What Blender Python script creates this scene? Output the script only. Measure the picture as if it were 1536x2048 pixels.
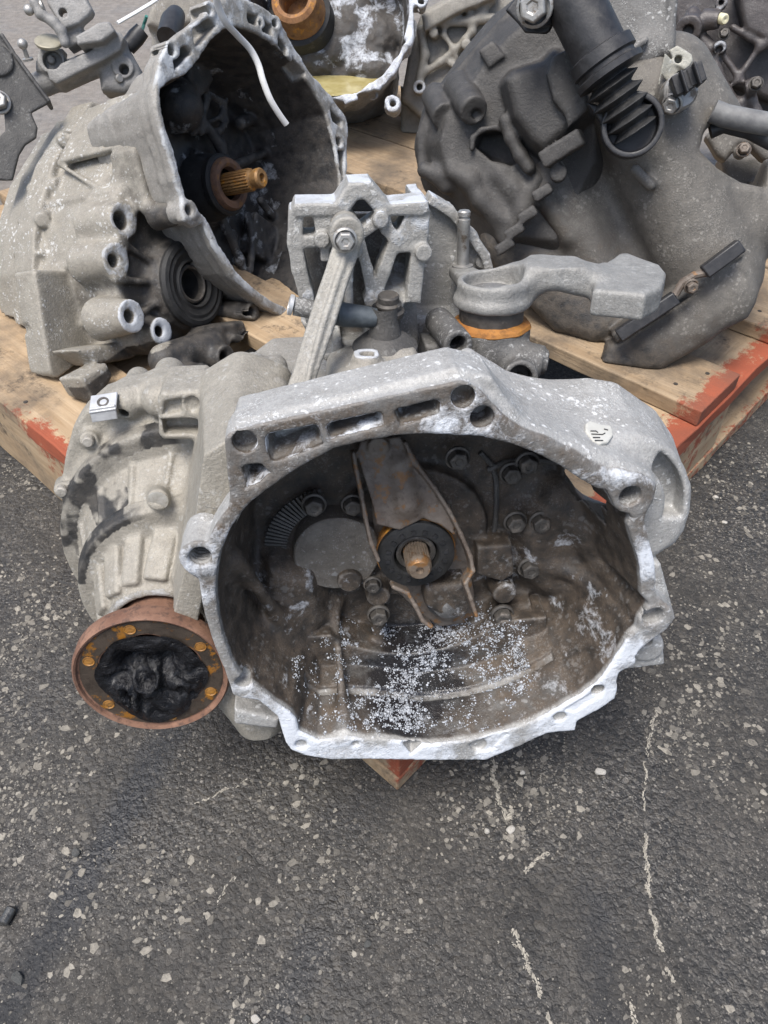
import bpy, bmesh, math, random
import numpy as np
from mathutils import Matrix, Vector
random.seed(7); RNG = np.random.default_rng(11)
for _o in list(bpy.data.objects): bpy.data.objects.remove(_o)
SC = bpy.context.scene; COL = SC.collection
# ------------------------------------------------------------------ camera, sky, sun, exposure
CAM_H = 0.70; FPX = 1540.0; PITCH = math.radians(45)
cam = bpy.data.cameras.new('camera'); camo = bpy.data.objects.new('camera', cam); COL.objects.link(camo)
camo.location = (0, 0, CAM_H); camo.rotation_euler = (math.radians(90) - PITCH, 0, 0)
cam.sensor_fit = 'VERTICAL'; cam.sensor_height = 36.0; cam.lens = 36.0 * FPX / 2048.0
cam.clip_start = 0.01; cam.clip_end = 500.0
SC.camera = camo
wld = bpy.data.worlds.new('World'); SC.world = wld; wld.use_nodes = True
_nt = wld.node_tree; _bg = _nt.nodes['Background']; _sky = _nt.nodes.new('ShaderNodeTexSky')
_sky.sky_type = 'NISHITA'; _sky.sun_disc = False; _sky.sun_elevation = math.radians(68); _sky.sun_rotation = math.radians(215)
_sky.air_density = 1.0; _sky.dust_density = 3.0; _sky.ozone_density = 0.6
_nt.links.new(_sky.outputs[0], _bg.inputs[0]); _bg.inputs[1].default_value = 0.072
sun = bpy.data.lights.new('sun', 'SUN'); sun.energy = 1.5; sun.angle = math.radians(26); sun.color = (1, .975, .94)
suno = bpy.data.objects.new('sun', sun); COL.objects.link(suno)
_az = math.radians(215); _el = math.radians(68)   # compass: clockwise from +Y
_sd = Vector((math.sin(_az) * math.cos(_el), math.cos(_az) * math.cos(_el), math.sin(_el)))
suno.rotation_euler = _sd.to_track_quat('Z', 'Y').to_euler(); suno.location = (-1, -1, 3)
SC.view_settings.view_transform = 'Standard'; SC.view_settings.look = 'None'
SC.view_settings.exposure = 1.64; SC.view_settings.gamma = 1.0; SC.view_settings.use_curve_mapping = False
# ------------------------------------------------------------------ measuring the place
_CF = np.array([0, math.cos(PITCH), -math.sin(PITCH)]); _CU = np.array([0, math.sin(PITCH), math.cos(PITCH)])
_CX = np.array([1.0, 0, 0]); _CP = np.array([0, 0, CAM_H])
def ray(x, y): return _CX * ((x - 768) / FPX) + _CU * ((1024 - y) / FPX) + _CF
def onz(x, y, z):
    r = ray(x, y); return _CP + r * ((z - CAM_H) / r[2])
def atd(x, y, d): return _CP + ray(x, y) * d
class Frame:
    """a thing's own axes: origin and three unit vectors"""
    def __init__(s, O, U, V, W): s.O, s.U, s.V, s.W = [np.array(a, float) for a in (O, U, V, W)]
    def q(s, x, y, w=0.0):
        r = ray(x, y); t = ((s.O + s.W * w - _CP) @ s.W) / (r @ s.W); p = _CP + r * t - s.O
        return np.array([p @ s.U, p @ s.V, w])
    def qs(s, pts, w=0.0): return [tuple(s.q(x, y, w)[:2]) for x, y in pts]
    def loc(s, P): p = np.array(P) - s.O; return np.array([p @ s.U, p @ s.V, p @ s.W])
    def wor(s, p): return s.O + s.U * p[0] + s.V * p[1] + s.W * p[2]
    def mat(s):
        m = Matrix.Identity(4)
        for i, a in enumerate((s.U, s.V, s.W)):
            for j in range(3): m[j][i] = a[j]
        for j in range(3): m[j][3] = s.O[j]
        return m
def frame_el_az(O, el, az):
    e = math.radians(el); a = math.radians(az)
    W = np.array([math.sin(a) * math.cos(e), -math.cos(a) * math.cos(e), math.sin(e)])
    U = np.array([math.cos(a), math.sin(a), 0]); return Frame(O, U, np.cross(W, U), W)
# ------------------------------------------------------------------ objects
def tag(o, label=None, cat=None, group=None, kind=None):
    if label: o['label'] = label
    if cat: o['category'] = cat
    if group: o['group'] = group
    if kind: o['kind'] = kind
    return o
def thing(name, loc, label, cat, group=None):
    o = bpy.data.objects.new(name, None); COL.objects.link(o); o.location = Vector(loc); o.empty_display_size = .05
    return tag(o, label, cat, group)
def wmat(o):
    m = o.matrix_basis.copy()
    if o.parent: m = wmat(o.parent) @ o.matrix_parent_inverse @ m
    return m
def link(name, me, mats, parent=None, fr=None, label=None):
    o = bpy.data.objects.new(name, me); COL.objects.link(o)
    for m in (mats if isinstance(mats, (list, tuple)) else [mats]):
        if len(me.materials) < (len(mats) if isinstance(mats, (list, tuple)) else 1): me.materials.append(m)
    if parent is not None:
        o.parent = parent; o.matrix_parent_inverse = wmat(parent).inverted()
    if fr is not None: o.matrix_basis = fr.mat()
    if label: o['label'] = label
    return o
def npmesh(name, V, F, smooth=True, attrs=None):
    me = bpy.data.meshes.new(name); me.from_pydata(np.asarray(V, np.float32), [], F if isinstance(F, list) else F.tolist())
    if smooth: me.polygons.foreach_set('use_smooth', np.ones(len(me.polygons), bool))
    for k, a in (attrs or {}).items():
        at = me.attributes.new(k, 'FLOAT', 'POINT'); at.data.foreach_set('value', np.asarray(a, np.float32))
    me.update(); return me
# ------------------------------------------------------------------ value noise for shaping
def _hash(i, j, k):
    h = (i * 374761393 + j * 668265263 + k * 2147483647 + 12345) & 0xffffffff
    h = ((h ^ (h >> 13)) * 1274126177) & 0xffffffff
    return ((h ^ (h >> 16)) & 0xffff) / 65535.0
def vnoise(P, s):
    P = np.asarray(P, float) * s; I = np.floor(P).astype(np.int64); f = P - I; f = f * f * (3 - 2 * f); out = 0
    for a in (0, 1):
        for b in (0, 1):
            for c in (0, 1):
                w = (f[:, 0] if a else 1 - f[:, 0]) * (f[:, 1] if b else 1 - f[:, 1]) * (f[:, 2] if c else 1 - f[:, 2])
                out = out + w * _hash(I[:, 0] + a, I[:, 1] + b, I[:, 2] + c)
    return out
def fbm(P, s, n=3):
    o = 0; a = .5; t = 0
    for i in range(n): o = o + a * vnoise(P, s * 2 ** i); t += a; a *= .5
    return o / t
# ------------------------------------------------------------------ castings: solid shapes melted together on a distance grid
def sdpoly(pts, x, y):
    n = len(pts); d = None; s = None
    for i in range(n):
        ax, ay = pts[i]; bx, by = pts[i - 1]
        ex, ey = bx - ax, by - ay; wx, wy = x - ax, y - ay
        L = ex * ex + ey * ey + 1e-18
        t = np.clip((wx * ex + wy * ey) / L, 0, 1)
        dx, dy = wx - ex * t, wy - ey * t; dd = dx * dx + dy * dy
        c1 = y >= ay; c2 = y < by; c3 = ex * wy > ey * wx
        fl = (c1 & c2 & c3) | (~c1 & ~c2 & ~c3)
        if d is None: d = dd; s = np.where(fl, -1.0, 1.0)
        else: d = np.minimum(d, dd); s = np.where(fl, -s, s)
    return (s * np.sqrt(d)).astype(np.float32)
def _ext(d2, dw, r):
    if r <= 0: return np.maximum(d2, dw)
    a = d2 + r; b = dw + r
    return np.sqrt(np.maximum(a, 0) ** 2 + np.maximum(b, 0) ** 2) + np.minimum(np.maximum(a, b), 0) - r
class Cast:
    def __init__(s, fr, lo, hi, vox):
        s.fr = fr; s.v = vox; s.lo = np.array(lo, float) - 3 * vox
        n = np.ceil((np.array(hi) + 3 * vox - s.lo) / vox).astype(int) + 1; s.n = n
        s.ax = [(s.lo[i] + vox * np.arange(n[i])).astype(np.float32) for i in range(3)]
        s.d = np.full(n, 0.02, np.float32)
    def q(s, x, y, w=0.0): return s.fr.q(x, y, w)
    def _sl(s, lo, hi, m):
        r = []
        for i in range(3):
            a = int(np.clip(np.floor((lo[i] - m - s.lo[i]) / s.v), 0, s.n[i])); b = int(np.clip(np.ceil((hi[i] + m - s.lo[i]) / s.v) + 1, 0, s.n[i]))
            r.append(slice(a, b))
        return tuple(r)
    def _do(s, f, lo, hi, k, op):
        m = k + 3 * s.v; sl = s._sl(lo, hi, m)
        if any(a.stop <= a.start for a in sl): return s
        X = s.ax[0][sl[0]][:, None, None]; Y = s.ax[1][sl[1]][None, :, None]; Z = s.ax[2][sl[2]][None, None, :]
        b = f(X, Y, Z); a = s.d[sl]
        if op == 'cut': a = -a
        if op == 'and': s.d[sl] = np.maximum(a, b); return s
        if k > 0:
            h = np.maximum(k - np.abs(a - b), 0) / k; r = np.minimum(a, b) - h * h * k * .25
        else: r = np.minimum(a, b)
        s.d[sl] = -r if op == 'cut' else r
        return s
    def poly(s, pts, w0, w1, k=.002, r=.001, taper=0.0, tw=None, op='add', grow=0.0):
        P = np.array(pts); lo = [*P.min(0), min(w0, w1)]; hi = [*P.max(0), max(w0, w1)]
        g = abs(grow) + abs(taper) * abs(w1 - w0); lo[0] -= g; lo[1] -= g; hi[0] += g; hi[1] += g
        c = (w0 + w1) / 2; h = abs(w1 - w0) / 2; t0 = max(w0, w1) if tw is None else tw
        def f(X, Y, Z):
            d2 = sdpoly(pts, X, Y) - grow + taper * (t0 - Z)   # taper>0 shrinks going back
            return _ext(d2, np.abs(Z - c) - h, r)
        return s._do(f, lo, hi, k, op)
    def sight(s, px, wa, wb, n=8, k=.001):
        """cut an opening whose walls run along the line of sight through the traced outline"""
        for a, b in zip(np.linspace(wa, wb, n + 1)[:-1], np.linspace(wa, wb, n + 1)[1:]): s.poly(s.fr.qs(px, (a + b) / 2), b - .001, a + .001, k=k, r=0, op='cut')
        return s
    def cyl(s, p, L, r, r2=None, k=.002, rd=.001, op='add'):
        """along -W from p"""
        r2 = r if r2 is None else r2; m = max(r, r2)
        lo = [p[0] - m, p[1] - m, p[2] - max(L, 0)]; hi = [p[0] + m, p[1] + m, p[2] - min(L, 0)]
        c = p[2] - L / 2; h = abs(L) / 2
        def f(X, Y, Z):
            t = np.clip((p[2] - Z) / L, 0, 1); rr = r + (r2 - r) * t
            return _ext(np.sqrt((X - p[0]) ** 2 + (Y - p[1]) ** 2) - rr, np.abs(Z - c) - h, rd)
        return s._do(f, lo, hi, k, op)
    def cone(s, p0, p1, r0, r1=None, k=.002, rd=.001, op='add'):
        p0 = np.array(p0, float); p1 = np.array(p1, float); r1 = r0 if r1 is None else r1; m = max(r0, r1)
        ax = p1 - p0; L = np.linalg.norm(ax); ax = ax / L
        def f(X, Y, Z):
            x, y, z = X - p0[0], Y - p0[1], Z - p0[2]; t = x * ax[0] + y * ax[1] + z * ax[2]
            rad = np.sqrt(np.maximum(x * x + y * y + z * z - t * t, 0)); rr = r0 + (r1 - r0) * np.clip(t / L, 0, 1)
            return _ext(rad - rr, np.abs(t - L / 2) - L / 2, rd)
        return s._do(f, np.minimum(p0, p1) - m, np.maximum(p0, p1) + m, k, op)
    def caps(s, p0, p1, r0, r1=None, k=.004, op='add'):
        p0 = np.array(p0, float); p1 = np.array(p1, float); r1 = r0 if r1 is None else r1; m = max(r0, r1)
        ba = p1 - p0; bb = float(ba @ ba) + 1e-12
        def f(X, Y, Z):
            x, y, z = X - p0[0], Y - p0[1], Z - p0[2]; t = np.clip((x * ba[0] + y * ba[1] + z * ba[2]) / bb, 0, 1)
            return np.sqrt((x - ba[0] * t) ** 2 + (y - ba[1] * t) ** 2 + (z - ba[2] * t) ** 2) - (r0 + (r1 - r0) * t)
        return s._do(f, np.minimum(p0, p1) - m, np.maximum(p0, p1) + m, k, op)
    def path(s, pts, r, k=.003, op='add'):
        for a, b in zip(pts[:-1], pts[1:]): s.caps(a, b, r, r, k, op)
        return s
    def obox(s, c, u, v, hu, hv, hw, k=.002, r=.002, op='add'):
        c = np.array(c, float); u = np.array(u, float); u /= np.linalg.norm(u); v = np.array(v, float); v -= u * (u @ v); v /= np.linalg.norm(v); w = np.cross(u, v)
        m = math.sqrt(hu * hu + hv * hv + hw * hw); r = min(r, hu, hv, hw)
        def f(X, Y, Z):
            x, y, z = X - c[0], Y - c[1], Z - c[2]
            a = np.abs(x * u[0] + y * u[1] + z * u[2]) - hu + r; b = np.abs(x * v[0] + y * v[1] + z * v[2]) - hv + r; e = np.abs(x * w[0] + y * w[1] + z * w[2]) - hw + r
            return np.sqrt(np.maximum(a, 0) ** 2 + np.maximum(b, 0) ** 2 + np.maximum(e, 0) ** 2) + np.minimum(np.maximum(np.maximum(a, b), e), 0) - r
        ext = np.abs(u) * hu + np.abs(v) * hv + np.abs(w) * hw
        return s._do(f, c - ext, c + ext, k, op)
    def opoly(s, pts, o, u, v, t0, t1, k=.002, r=.001, op='add', grow=0.0):
        """polygon in the plane (o,u,v), thick from t0 to t1 along u x v"""
        o = np.array(o, float); u = np.array(u, float); v = np.array(v, float); w = np.cross(u, v)
        P = np.array([o + u * a + v * b + w * t for a, b in pts for t in (t0, t1)]); c = (t0 + t1) / 2; h = abs(t1 - t0) / 2
        def f(X, Y, Z):
            x, y, z = X - o[0], Y - o[1], Z - o[2]
            a = x * u[0] + y * u[1] + z * u[2]; b = x * v[0] + y * v[1] + z * v[2]; e = x * w[0] + y * w[1] + z * w[2]
            return _ext(sdpoly(pts, a, b) - grow, np.abs(e - c) - h, r)
        return s._do(f, P.min(0), P.max(0), k, op)
    def ell(s, c, rx, ry, rz, k=.004, op='add'):
        c = np.array(c, float); m = min(rx, ry, rz)
        def f(X, Y, Z):
            a = np.sqrt(((X - c[0]) / rx) ** 2 + ((Y - c[1]) / ry) ** 2 + ((Z - c[2]) / rz) ** 2); b = np.sqrt(((X - c[0]) / rx ** 2) ** 2 + ((Y - c[1]) / ry ** 2) ** 2 + ((Z - c[2]) / rz ** 2) ** 2) + 1e-9
            return a * (a - 1) / b
        return s._do(f, c - [rx, ry, rz], c + [rx, ry, rz], k, op)
    def fn(s, f, lo, hi, k=.002, op='add'): return s._do(f, lo, hi, k, op)
    def rough(s, amp, sc, seed=0, mask=None):
        """uneven cast skin: moves the surface by value noise near it"""
        m = np.abs(s.d) < 4 * s.v; I = np.nonzero(m)
        P = np.stack([s.ax[i][I[i]] for i in range(3)], 1).astype(float); k = mask(P) if mask else 1.0
        s.d[I] += ((fbm(P + seed, sc, 2) - .5) * 2 * amp * k).astype(np.float32); return s
    def clipz(s, z):
        f = s.fr; X = s.ax[0][:, None, None]; Y = s.ax[1][None, :, None]; Z = s.ax[2][None, None, :]
        s.d = np.maximum(s.d, (z - (f.O[2] + f.U[2] * X + f.V[2] * Y + f.W[2] * Z)).astype(np.float32)); return s
    def verts(s):
        d = s.d; d[0] = d[-1] = .01; d[:, 0] = d[:, -1] = .01; d[:, :, 0] = d[:, :, -1] = .01
        S = d < 0; c = np.zeros(np.array(S.shape) - 1, np.int8)
        for a in (0, 1):
            for b in (0, 1):
                for e in (0, 1): c += S[a:S.shape[0] - 1 + a, b:S.shape[1] - 1 + b, e:S.shape[2] - 1 + e]
        act = (c > 0) & (c < 8); I = np.nonzero(act); N = len(I[0]); idx = np.full(act.shape, -1, np.int32); idx[I] = np.arange(N)
        val = {}
        for a in (0, 1):
            for b in (0, 1):
                for e in (0, 1): val[a, b, e] = d[I[0] + a, I[1] + b, I[2] + e].astype(np.float64)
        acc = np.zeros((N, 3)); cnt = np.zeros(N)
        for p in val:
            for ax in range(3):
                if p[ax]: continue
                q = list(p); q[ax] = 1; q = tuple(q); va, vb = val[p], val[q]; m = (va < 0) != (vb < 0)
                t = np.where(m, va / np.where(m, va - vb, 1), 0)
                for j in range(3): acc[:, j] += np.where(m, p[j] + (t if j == ax else 0), 0)
                cnt += m
        P = acc / cnt[:, None] + np.stack(I, 1); V = s.lo + P * s.v
        g = np.zeros((N, 3))
        for ax in range(3):
            for p in val:
                g[:, ax] += val[p] * (1 if p[ax] else -1)
        g /= np.linalg.norm(g, axis=1)[:, None] + 1e-12
        Q = []
        for ax in range(3):
            A = [slice(None)] * 3; B = [slice(None)] * 3; A[ax] = slice(0, -1); B[ax] = slice(1, None)
            cr = S[tuple(A)] != S[tuple(B)]; J = list(np.nonzero(cr)); ins = S[tuple(A)][tuple(J)]
            o = [(ax + 1) % 3, (ax + 2) % 3]
            def cell(da, db):
                K = [j.copy() for j in J]; K[o[0]] = K[o[0]] - da; K[o[1]] = K[o[1]] - db; return idx[tuple(K)]
            q = np.stack([cell(1, 1), cell(0, 1), cell(0, 0), cell(1, 0)], 1)
            q[~ins] = q[~ins][:, ::-1]; Q.append(q)
        return V, np.concatenate(Q), g
    def build(s, name, mat, parent=None, attr=None, label=None, clean=0):
        V, Q, g = s.verts(); at = attr(V, g) if attr else None; s.V, s.G = V, g
        me = npmesh(name, V, Q, True, at)
        s.d = None
        return link(name, me, mat, parent, s.fr, label)
def pick(V, G, fr, x, y, rad=7):
    """nearest surface point of a built casting on the line of sight, and its normal (local)"""
    W = fr.O + V[:, :1] * fr.U + V[:, 1:2] * fr.V + V[:, 2:] * fr.W - _CP; z = W @ _CF; px = 768 + FPX * (W @ _CX) / z; py = 1024 - FPX * (W @ _CU) / z
    m = np.nonzero(np.hypot(px - x, py - y) < rad)[0]; z0 = z[m].min(); m = m[z[m] < z0 + .006]; n = G[m].mean(0); return V[m].mean(0), n / np.linalg.norm(n)
# ------------------------------------------------------------------ plain meshes (joined pieces of one part)
class MB:
    def __init__(s): s.v = []; s.f = []
    def add(s, V, F):
        n = len(s.v); s.v += [tuple(p) for p in V]; s.f += [tuple(i + n for i in f) for f in F]; return s
    def box(s, c, u, v, w, hu, hv, hw, jit=0):
        c, u, v, w = [np.array(a, float) for a in (c, u, v, w)]; P = []
        for a in (-1, 1):
            for b in (-1, 1):
                for e in (-1, 1): P.append(c + u * hu * a + v * hv * b + w * hw * e + (RNG.normal(0, jit, 3) if jit else 0))
        return s.add(P, [(0, 1, 3, 2), (4, 6, 7, 5), (0, 4, 5, 1), (2, 3, 7, 6), (0, 2, 6, 4), (1, 5, 7, 3)])
    def lathe(s, o, axis, prof, n=32, u=None, fn=None):
        """prof: (radius, along) pairs; fn(ang, i) scales radius"""
        o = np.array(o, float); w = np.array(axis, float); w /= np.linalg.norm(w)
        a = np.array([1, 0, 0]) if abs(w[0]) < .8 else np.array([0, 1, 0]); a = np.cross(w, a) if u is None else np.array(u, float); a -= w * (a @ w); a /= np.linalg.norm(a); b = np.cross(w, a)
        P = []; F = []
        for i, (r, t) in enumerate(prof):
            for j in range(n):
                th = 2 * math.pi * j / n; rr = r * (fn(th, i) if fn else 1); P.append(o + w * t + (a * math.cos(th) + b * math.sin(th)) * rr)
        m = len(prof)
        for i in range(m - 1):
            for j in range(n): F.append((i * n + j, i * n + (j + 1) % n, (i + 1) * n + (j + 1) % n, (i + 1) * n + j))
        return s.add(P, F)
    def tube(s, pts, rad, n=10, cap=True, flat=1.0):
        pts = [np.array(p, float) for p in pts]; m = len(pts); rad = [rad] * m if np.isscalar(rad) else rad; P = []; F = []; pu = None
        for i, p in enumerate(pts):
            t = pts[min(i + 1, m - 1)] - pts[max(i - 1, 0)]; t /= np.linalg.norm(t) + 1e-12
            a = np.array([0, 0, 1.0]) if pu is None else pu
            if abs(a @ t) > .98: a = np.array([1.0, 0, 0])
            a = a - t * (a @ t); a /= np.linalg.norm(a); pu = a; b = np.cross(t, a)
            for j in range(n):
                th = 2 * math.pi * j / n; P.append(p + (a * math.cos(th) * flat + b * math.sin(th)) * rad[i])
        for i in range(m - 1):
            for j in range(n): F.append((i * n + j, i * n + (j + 1) % n, (i + 1) * n + (j + 1) % n, (i + 1) * n + j))
        if cap: F.append(tuple(range(n))[::-1]); F.append(tuple((m - 1) * n + j for j in range(n)))
        return s.add(P, F)
    def mesh(s, name, smooth=True): return npmesh(name, s.v, s.f, smooth)
    def build(s, name, mat, parent=None, bevel=0, smooth=True, fr=None, label=None, sub=0):
        o = link(name, s.mesh(name, smooth), mat, parent, fr, label)
        if bevel:
            m = o.modifiers.new('bevel', 'BEVEL'); m.width = bevel; m.segments = 2; m.limit_method = 'ANGLE'; m.angle_limit = math.radians(35)
        if smooth: edge_split(o)
        return o
def edge_split(o, ang=35):
    bm = bmesh.new(); bm.from_mesh(o.data); bmesh.ops.recalc_face_normals(bm, faces=bm.faces)
    for e in bm.edges:
        if len(e.link_faces) == 2 and e.calc_face_angle(0) > math.radians(ang): e.smooth = False
    bm.to_mesh(o.data); bm.free()
# ------------------------------------------------------------------ materials
class NT:
    def __init__(s, name):
        s.m = bpy.data.materials.new(name); s.m.use_nodes = True; s.t = s.m.node_tree; s.b = s.t.nodes['Principled BSDF']
        s.co = s.n('ShaderNodeTexCoord').outputs['Object']
    def n(s, typ, **kw):
        x = s.t.nodes.new(typ)
        for k, v in kw.items(): setattr(x, k, v)
        return x
    def set(s, sock, v):
        if isinstance(v, bpy.types.NodeSocket): s.t.links.new(v, sock)
        elif isinstance(v, (tuple, list)) and len(v) == 3 and sock.type == 'RGBA': sock.default_value = (*v, 1)
        else: sock.default_value = v
    def noise(s, sc, det=5, rough=.6, co=None, dist=0):
        x = s.n('ShaderNodeTexNoise'); s.set(x.inputs['Vector'], co or s.co); x.inputs['Scale'].default_value = sc; x.inputs['Detail'].default_value = det; x.inputs['Roughness'].default_value = rough; x.inputs['Distortion'].default_value = dist
        return x.outputs['Fac']
    def voro(s, sc, co=None, out='Distance', feat='F1', rnd=1):
        x = s.n('ShaderNodeTexVoronoi', feature=feat); s.set(x.inputs['Vector'], co or s.co); x.inputs['Scale'].default_value = sc; x.inputs['Randomness'].default_value = rnd
        return x.outputs[out]
    def mapr(s, v, a, b, c=0.0, d=1.0):
        x = s.n('ShaderNodeMapRange'); x.clamp = True
        s.set(x.inputs[0], v); s.set(x.inputs[1], a); s.set(x.inputs[2], b); s.set(x.inputs[3], c); s.set(x.inputs[4], d); return x.outputs[0]
    def math(s, op, a, b=0.0, clamp=False):
        x = s.n('ShaderNodeMath', operation=op, use_clamp=clamp); s.set(x.inputs[0], a); s.set(x.inputs[1], b); return x.outputs[0]
    def mix(s, f, a, b, bt='MIX'):
        x = s.n('ShaderNodeMix', data_type='RGBA', blend_type=bt); s.set(x.inputs[0], f); s.set(x.inputs[6], a); s.set(x.inputs[7], b); return x.outputs[2]
    def attr(s, name): return s.n('ShaderNodeAttribute', attribute_name=name).outputs['Fac']
    def scale(s, v, co=None, rot=(0, 0, 0)):
        x = s.n('ShaderNodeMapping'); s.set(x.inputs[0], co or s.co); x.inputs['Scale'].default_value = v; x.inputs['Rotation'].default_value = rot; return x.outputs[0]
    def bump(s, h, dist, st=1.0, nrm=None):
        x = s.n('ShaderNodeBump'); x.inputs['Strength'].default_value = st; x.inputs['Distance'].default_value = dist; s.set(x.inputs['Height'], h)
        if nrm is not None: s.set(x.inputs['Normal'], nrm)
        return x.outputs[0]
    def out(s, col, rough=.6, metal=0.0, nrm=None, spec=.5):
        s.set(s.b.inputs['Base Color'], col); s.set(s.b.inputs['Roughness'], rough); s.set(s.b.inputs['Metallic'], metal); s.b.inputs['Specular IOR Level'].default_value = spec
        if nrm is not None: s.set(s.b.inputs['Normal'], nrm)
        return s.m
def mat_cast(name, a, b, c, speck=.5, metal=.25, rough=.6, oxcol=(.42, .44, .465), grime_shade=(.022, .019, .016), bump=.0010, edge=.4, speckc=(.47, .47, .455), stain=.5):
    """weathered cast aluminium: two tones, dust, white corrosion specks; attributes 'oxide' (white bloom) and 'grime' (clutch dust, oil, painted shade)"""
    t = NT(name); n1 = t.noise(14, 6, .65); n2 = t.noise(75, 5, .6); n3 = t.noise(420, 3, .6)
    col = t.mix(t.mapr(n1, .38, .64), a, b); col = t.mix(t.mapr(t.math('ADD', t.math('MULTIPLY', n2, .6), t.math('MULTIPLY', n1, .4)), .46, .62, 0, stain), col, c)
    gr = t.attr('grime_shade'); gm = t.mapr(t.math('ADD', gr, t.math('MULTIPLY', t.math('SUBTRACT', n2, .5), t.math('MULTIPLY', t.math('SUBTRACT', 1.0, t.math('ABSOLUTE', t.math('SUBTRACT', t.math('MULTIPLY', gr, 2.0), 1.0))), 1.6))), .12, .88)
    gcol = t.mix(t.mapr(n2, .35, .7), grime_shade, tuple(min(1, x * k_ + .012) for x, k_ in zip(grime_shade, (3.0, 2.6, 2.1))))
    col = t.mix(gm, col, gcol)
    # fine mottling
    n4 = t.noise(1100, 2, .6); col = t.mix(t.mapr(t.math('ADD', t.math('MULTIPLY', n3, .55), t.math('MULTIPLY', n4, .45)), .34, .66, .0, .62), col, t.mix(.55, col, (.03, .03, .03)))
    # specks: ragged little blooms, patchy
    wob = t.n('ShaderNodeTexNoise'); t.set(wob.inputs['Vector'], t.co); wob.inputs['Scale'].default_value = 240; wob.inputs['Detail'].default_value = 3
    wc = t.n('ShaderNodeVectorMath', operation='MULTIPLY_ADD'); t.set(wc.inputs[0], wob.outputs['Color']); wc.inputs[1].default_value = (.007, .007, .007); t.set(wc.inputs[2], t.co); wco = wc.outputs[0]
    v1 = t.voro(170, co=wco); sz = t.mapr(t.noise(26, 5, .75), .40, .66, .0, .52); sp = t.mapr(t.math('SUBTRACT', sz, v1), -.02, .16)
    v2 = t.voro(520, co=wco); s2 = t.mapr(t.math('SUBTRACT', t.mapr(t.noise(38, 4, .7), .38, .66, 0, .55), v2), -.02, .18)
    speck = t.math('MULTIPLY', t.math('SUBTRACT', 1.0, t.math('MULTIPLY', gm, .88)), speck)
    spm = t.math('MULTIPLY', t.math('MAXIMUM', sp, t.math('MULTIPLY', s2, .7)), t.math('MULTIPLY', speck, .8), True); col = t.mix(spm, col, speckc)
    # oxide bloom
    ox = t.attr('oxide'); on = t.math('ADD', t.math('MULTIPLY', t.noise(55, 7, .72, dist=.6), .75), t.math('MULTIPLY', t.noise(300, 4, .7), .25)); om = t.mapr(t.math('ADD', on, t.math('MULTIPLY', ox, .62)), .66, .86)
    om = t.math('MULTIPLY', om, t.mapr(ox, 0, .12)); col = t.mix(om, col, oxcol)
    oil = t.mapr(t.math('ADD', t.attr('oil'), t.math('MULTIPLY', t.math('SUBTRACT', n2, .5), .9)), .35, .75); oil = t.math('MULTIPLY', oil, t.mapr(t.attr('oil'), 0, .1)); col = t.mix(t.math('MULTIPLY', oil, .85), col, (.009, .010, .013))
    # worn edges
    pt = t.n('ShaderNodeNewGeometry').outputs['Pointiness']; em = t.math('MULTIPLY', t.mapr(pt, .52, .62), t.mapr(n2, .4, .6, 0, edge)); col = t.mix(em, col, tuple(min(1, x * 1.35 + .06) for x in b))
    h = t.math('ADD', t.math('ADD', t.math('MULTIPLY', n3, .55), t.math('MULTIPLY', n4, .3)), t.math('ADD', t.math('MULTIPLY', n2, .8), t.math('ADD', t.math('MULTIPLY', spm, .35), t.math('MULTIPLY', om, .5))))
    rg = t.mapr(t.math('MAXIMUM', spm, om), 0, 1, rough, .85)
    rg = t.mix(gm, rg, t.mapr(n2, .3, .7, .45, .75)); rg = t.mix(oil, rg, (.16, .16, .16)); mt = t.math('MULTIPLY', t.math('SUBTRACT', 1.0, t.math('MAXIMUM', t.math('MAXIMUM', spm, om), gm)), metal)
    return t.out(col, rg, mt, t.bump(h, bump))
def mat_simple(name, a, b, sc=60, rough=.5, metal=0.0, bump=.0003, rough2=None, c=None, csc=25, cth=(.55, .65), spec=.5):
    t = NT(name); n = t.noise(sc, 5, .65); col = t.mix(t.mapr(n, .35, .65), a, b)
    if c: col = t.mix(t.mapr(t.noise(csc, 6, .7), *cth), col, c)
    return t.out(col, rough if rough2 is None else t.mapr(n, .3, .7, rough, rough2), metal, t.bump(t.noise(sc * 4, 4, .6), bump), spec)
def mat_rust(name, a=(.16, .06, .028), b=(.30, .14, .075), c=(.05, .028, .02), bright=(.55, .24, .02), br=.0, rough=.8, metal=0.0):
    t = NT(name); n = t.noise(35, 6, .7); m = t.noise(160, 5, .7); col = t.mix(t.mapr(n, .35, .65), a, b); col = t.mix(t.mapr(m, .5, .66, 0, .8), col, c)
    if br: col = t.mix(t.math('MULTIPLY', t.mapr(t.noise(80, 5, .7), .55, .62), br), col, bright)
    return t.out(col, rough, metal, t.bump(t.math('ADD', m, n), .0006))
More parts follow.
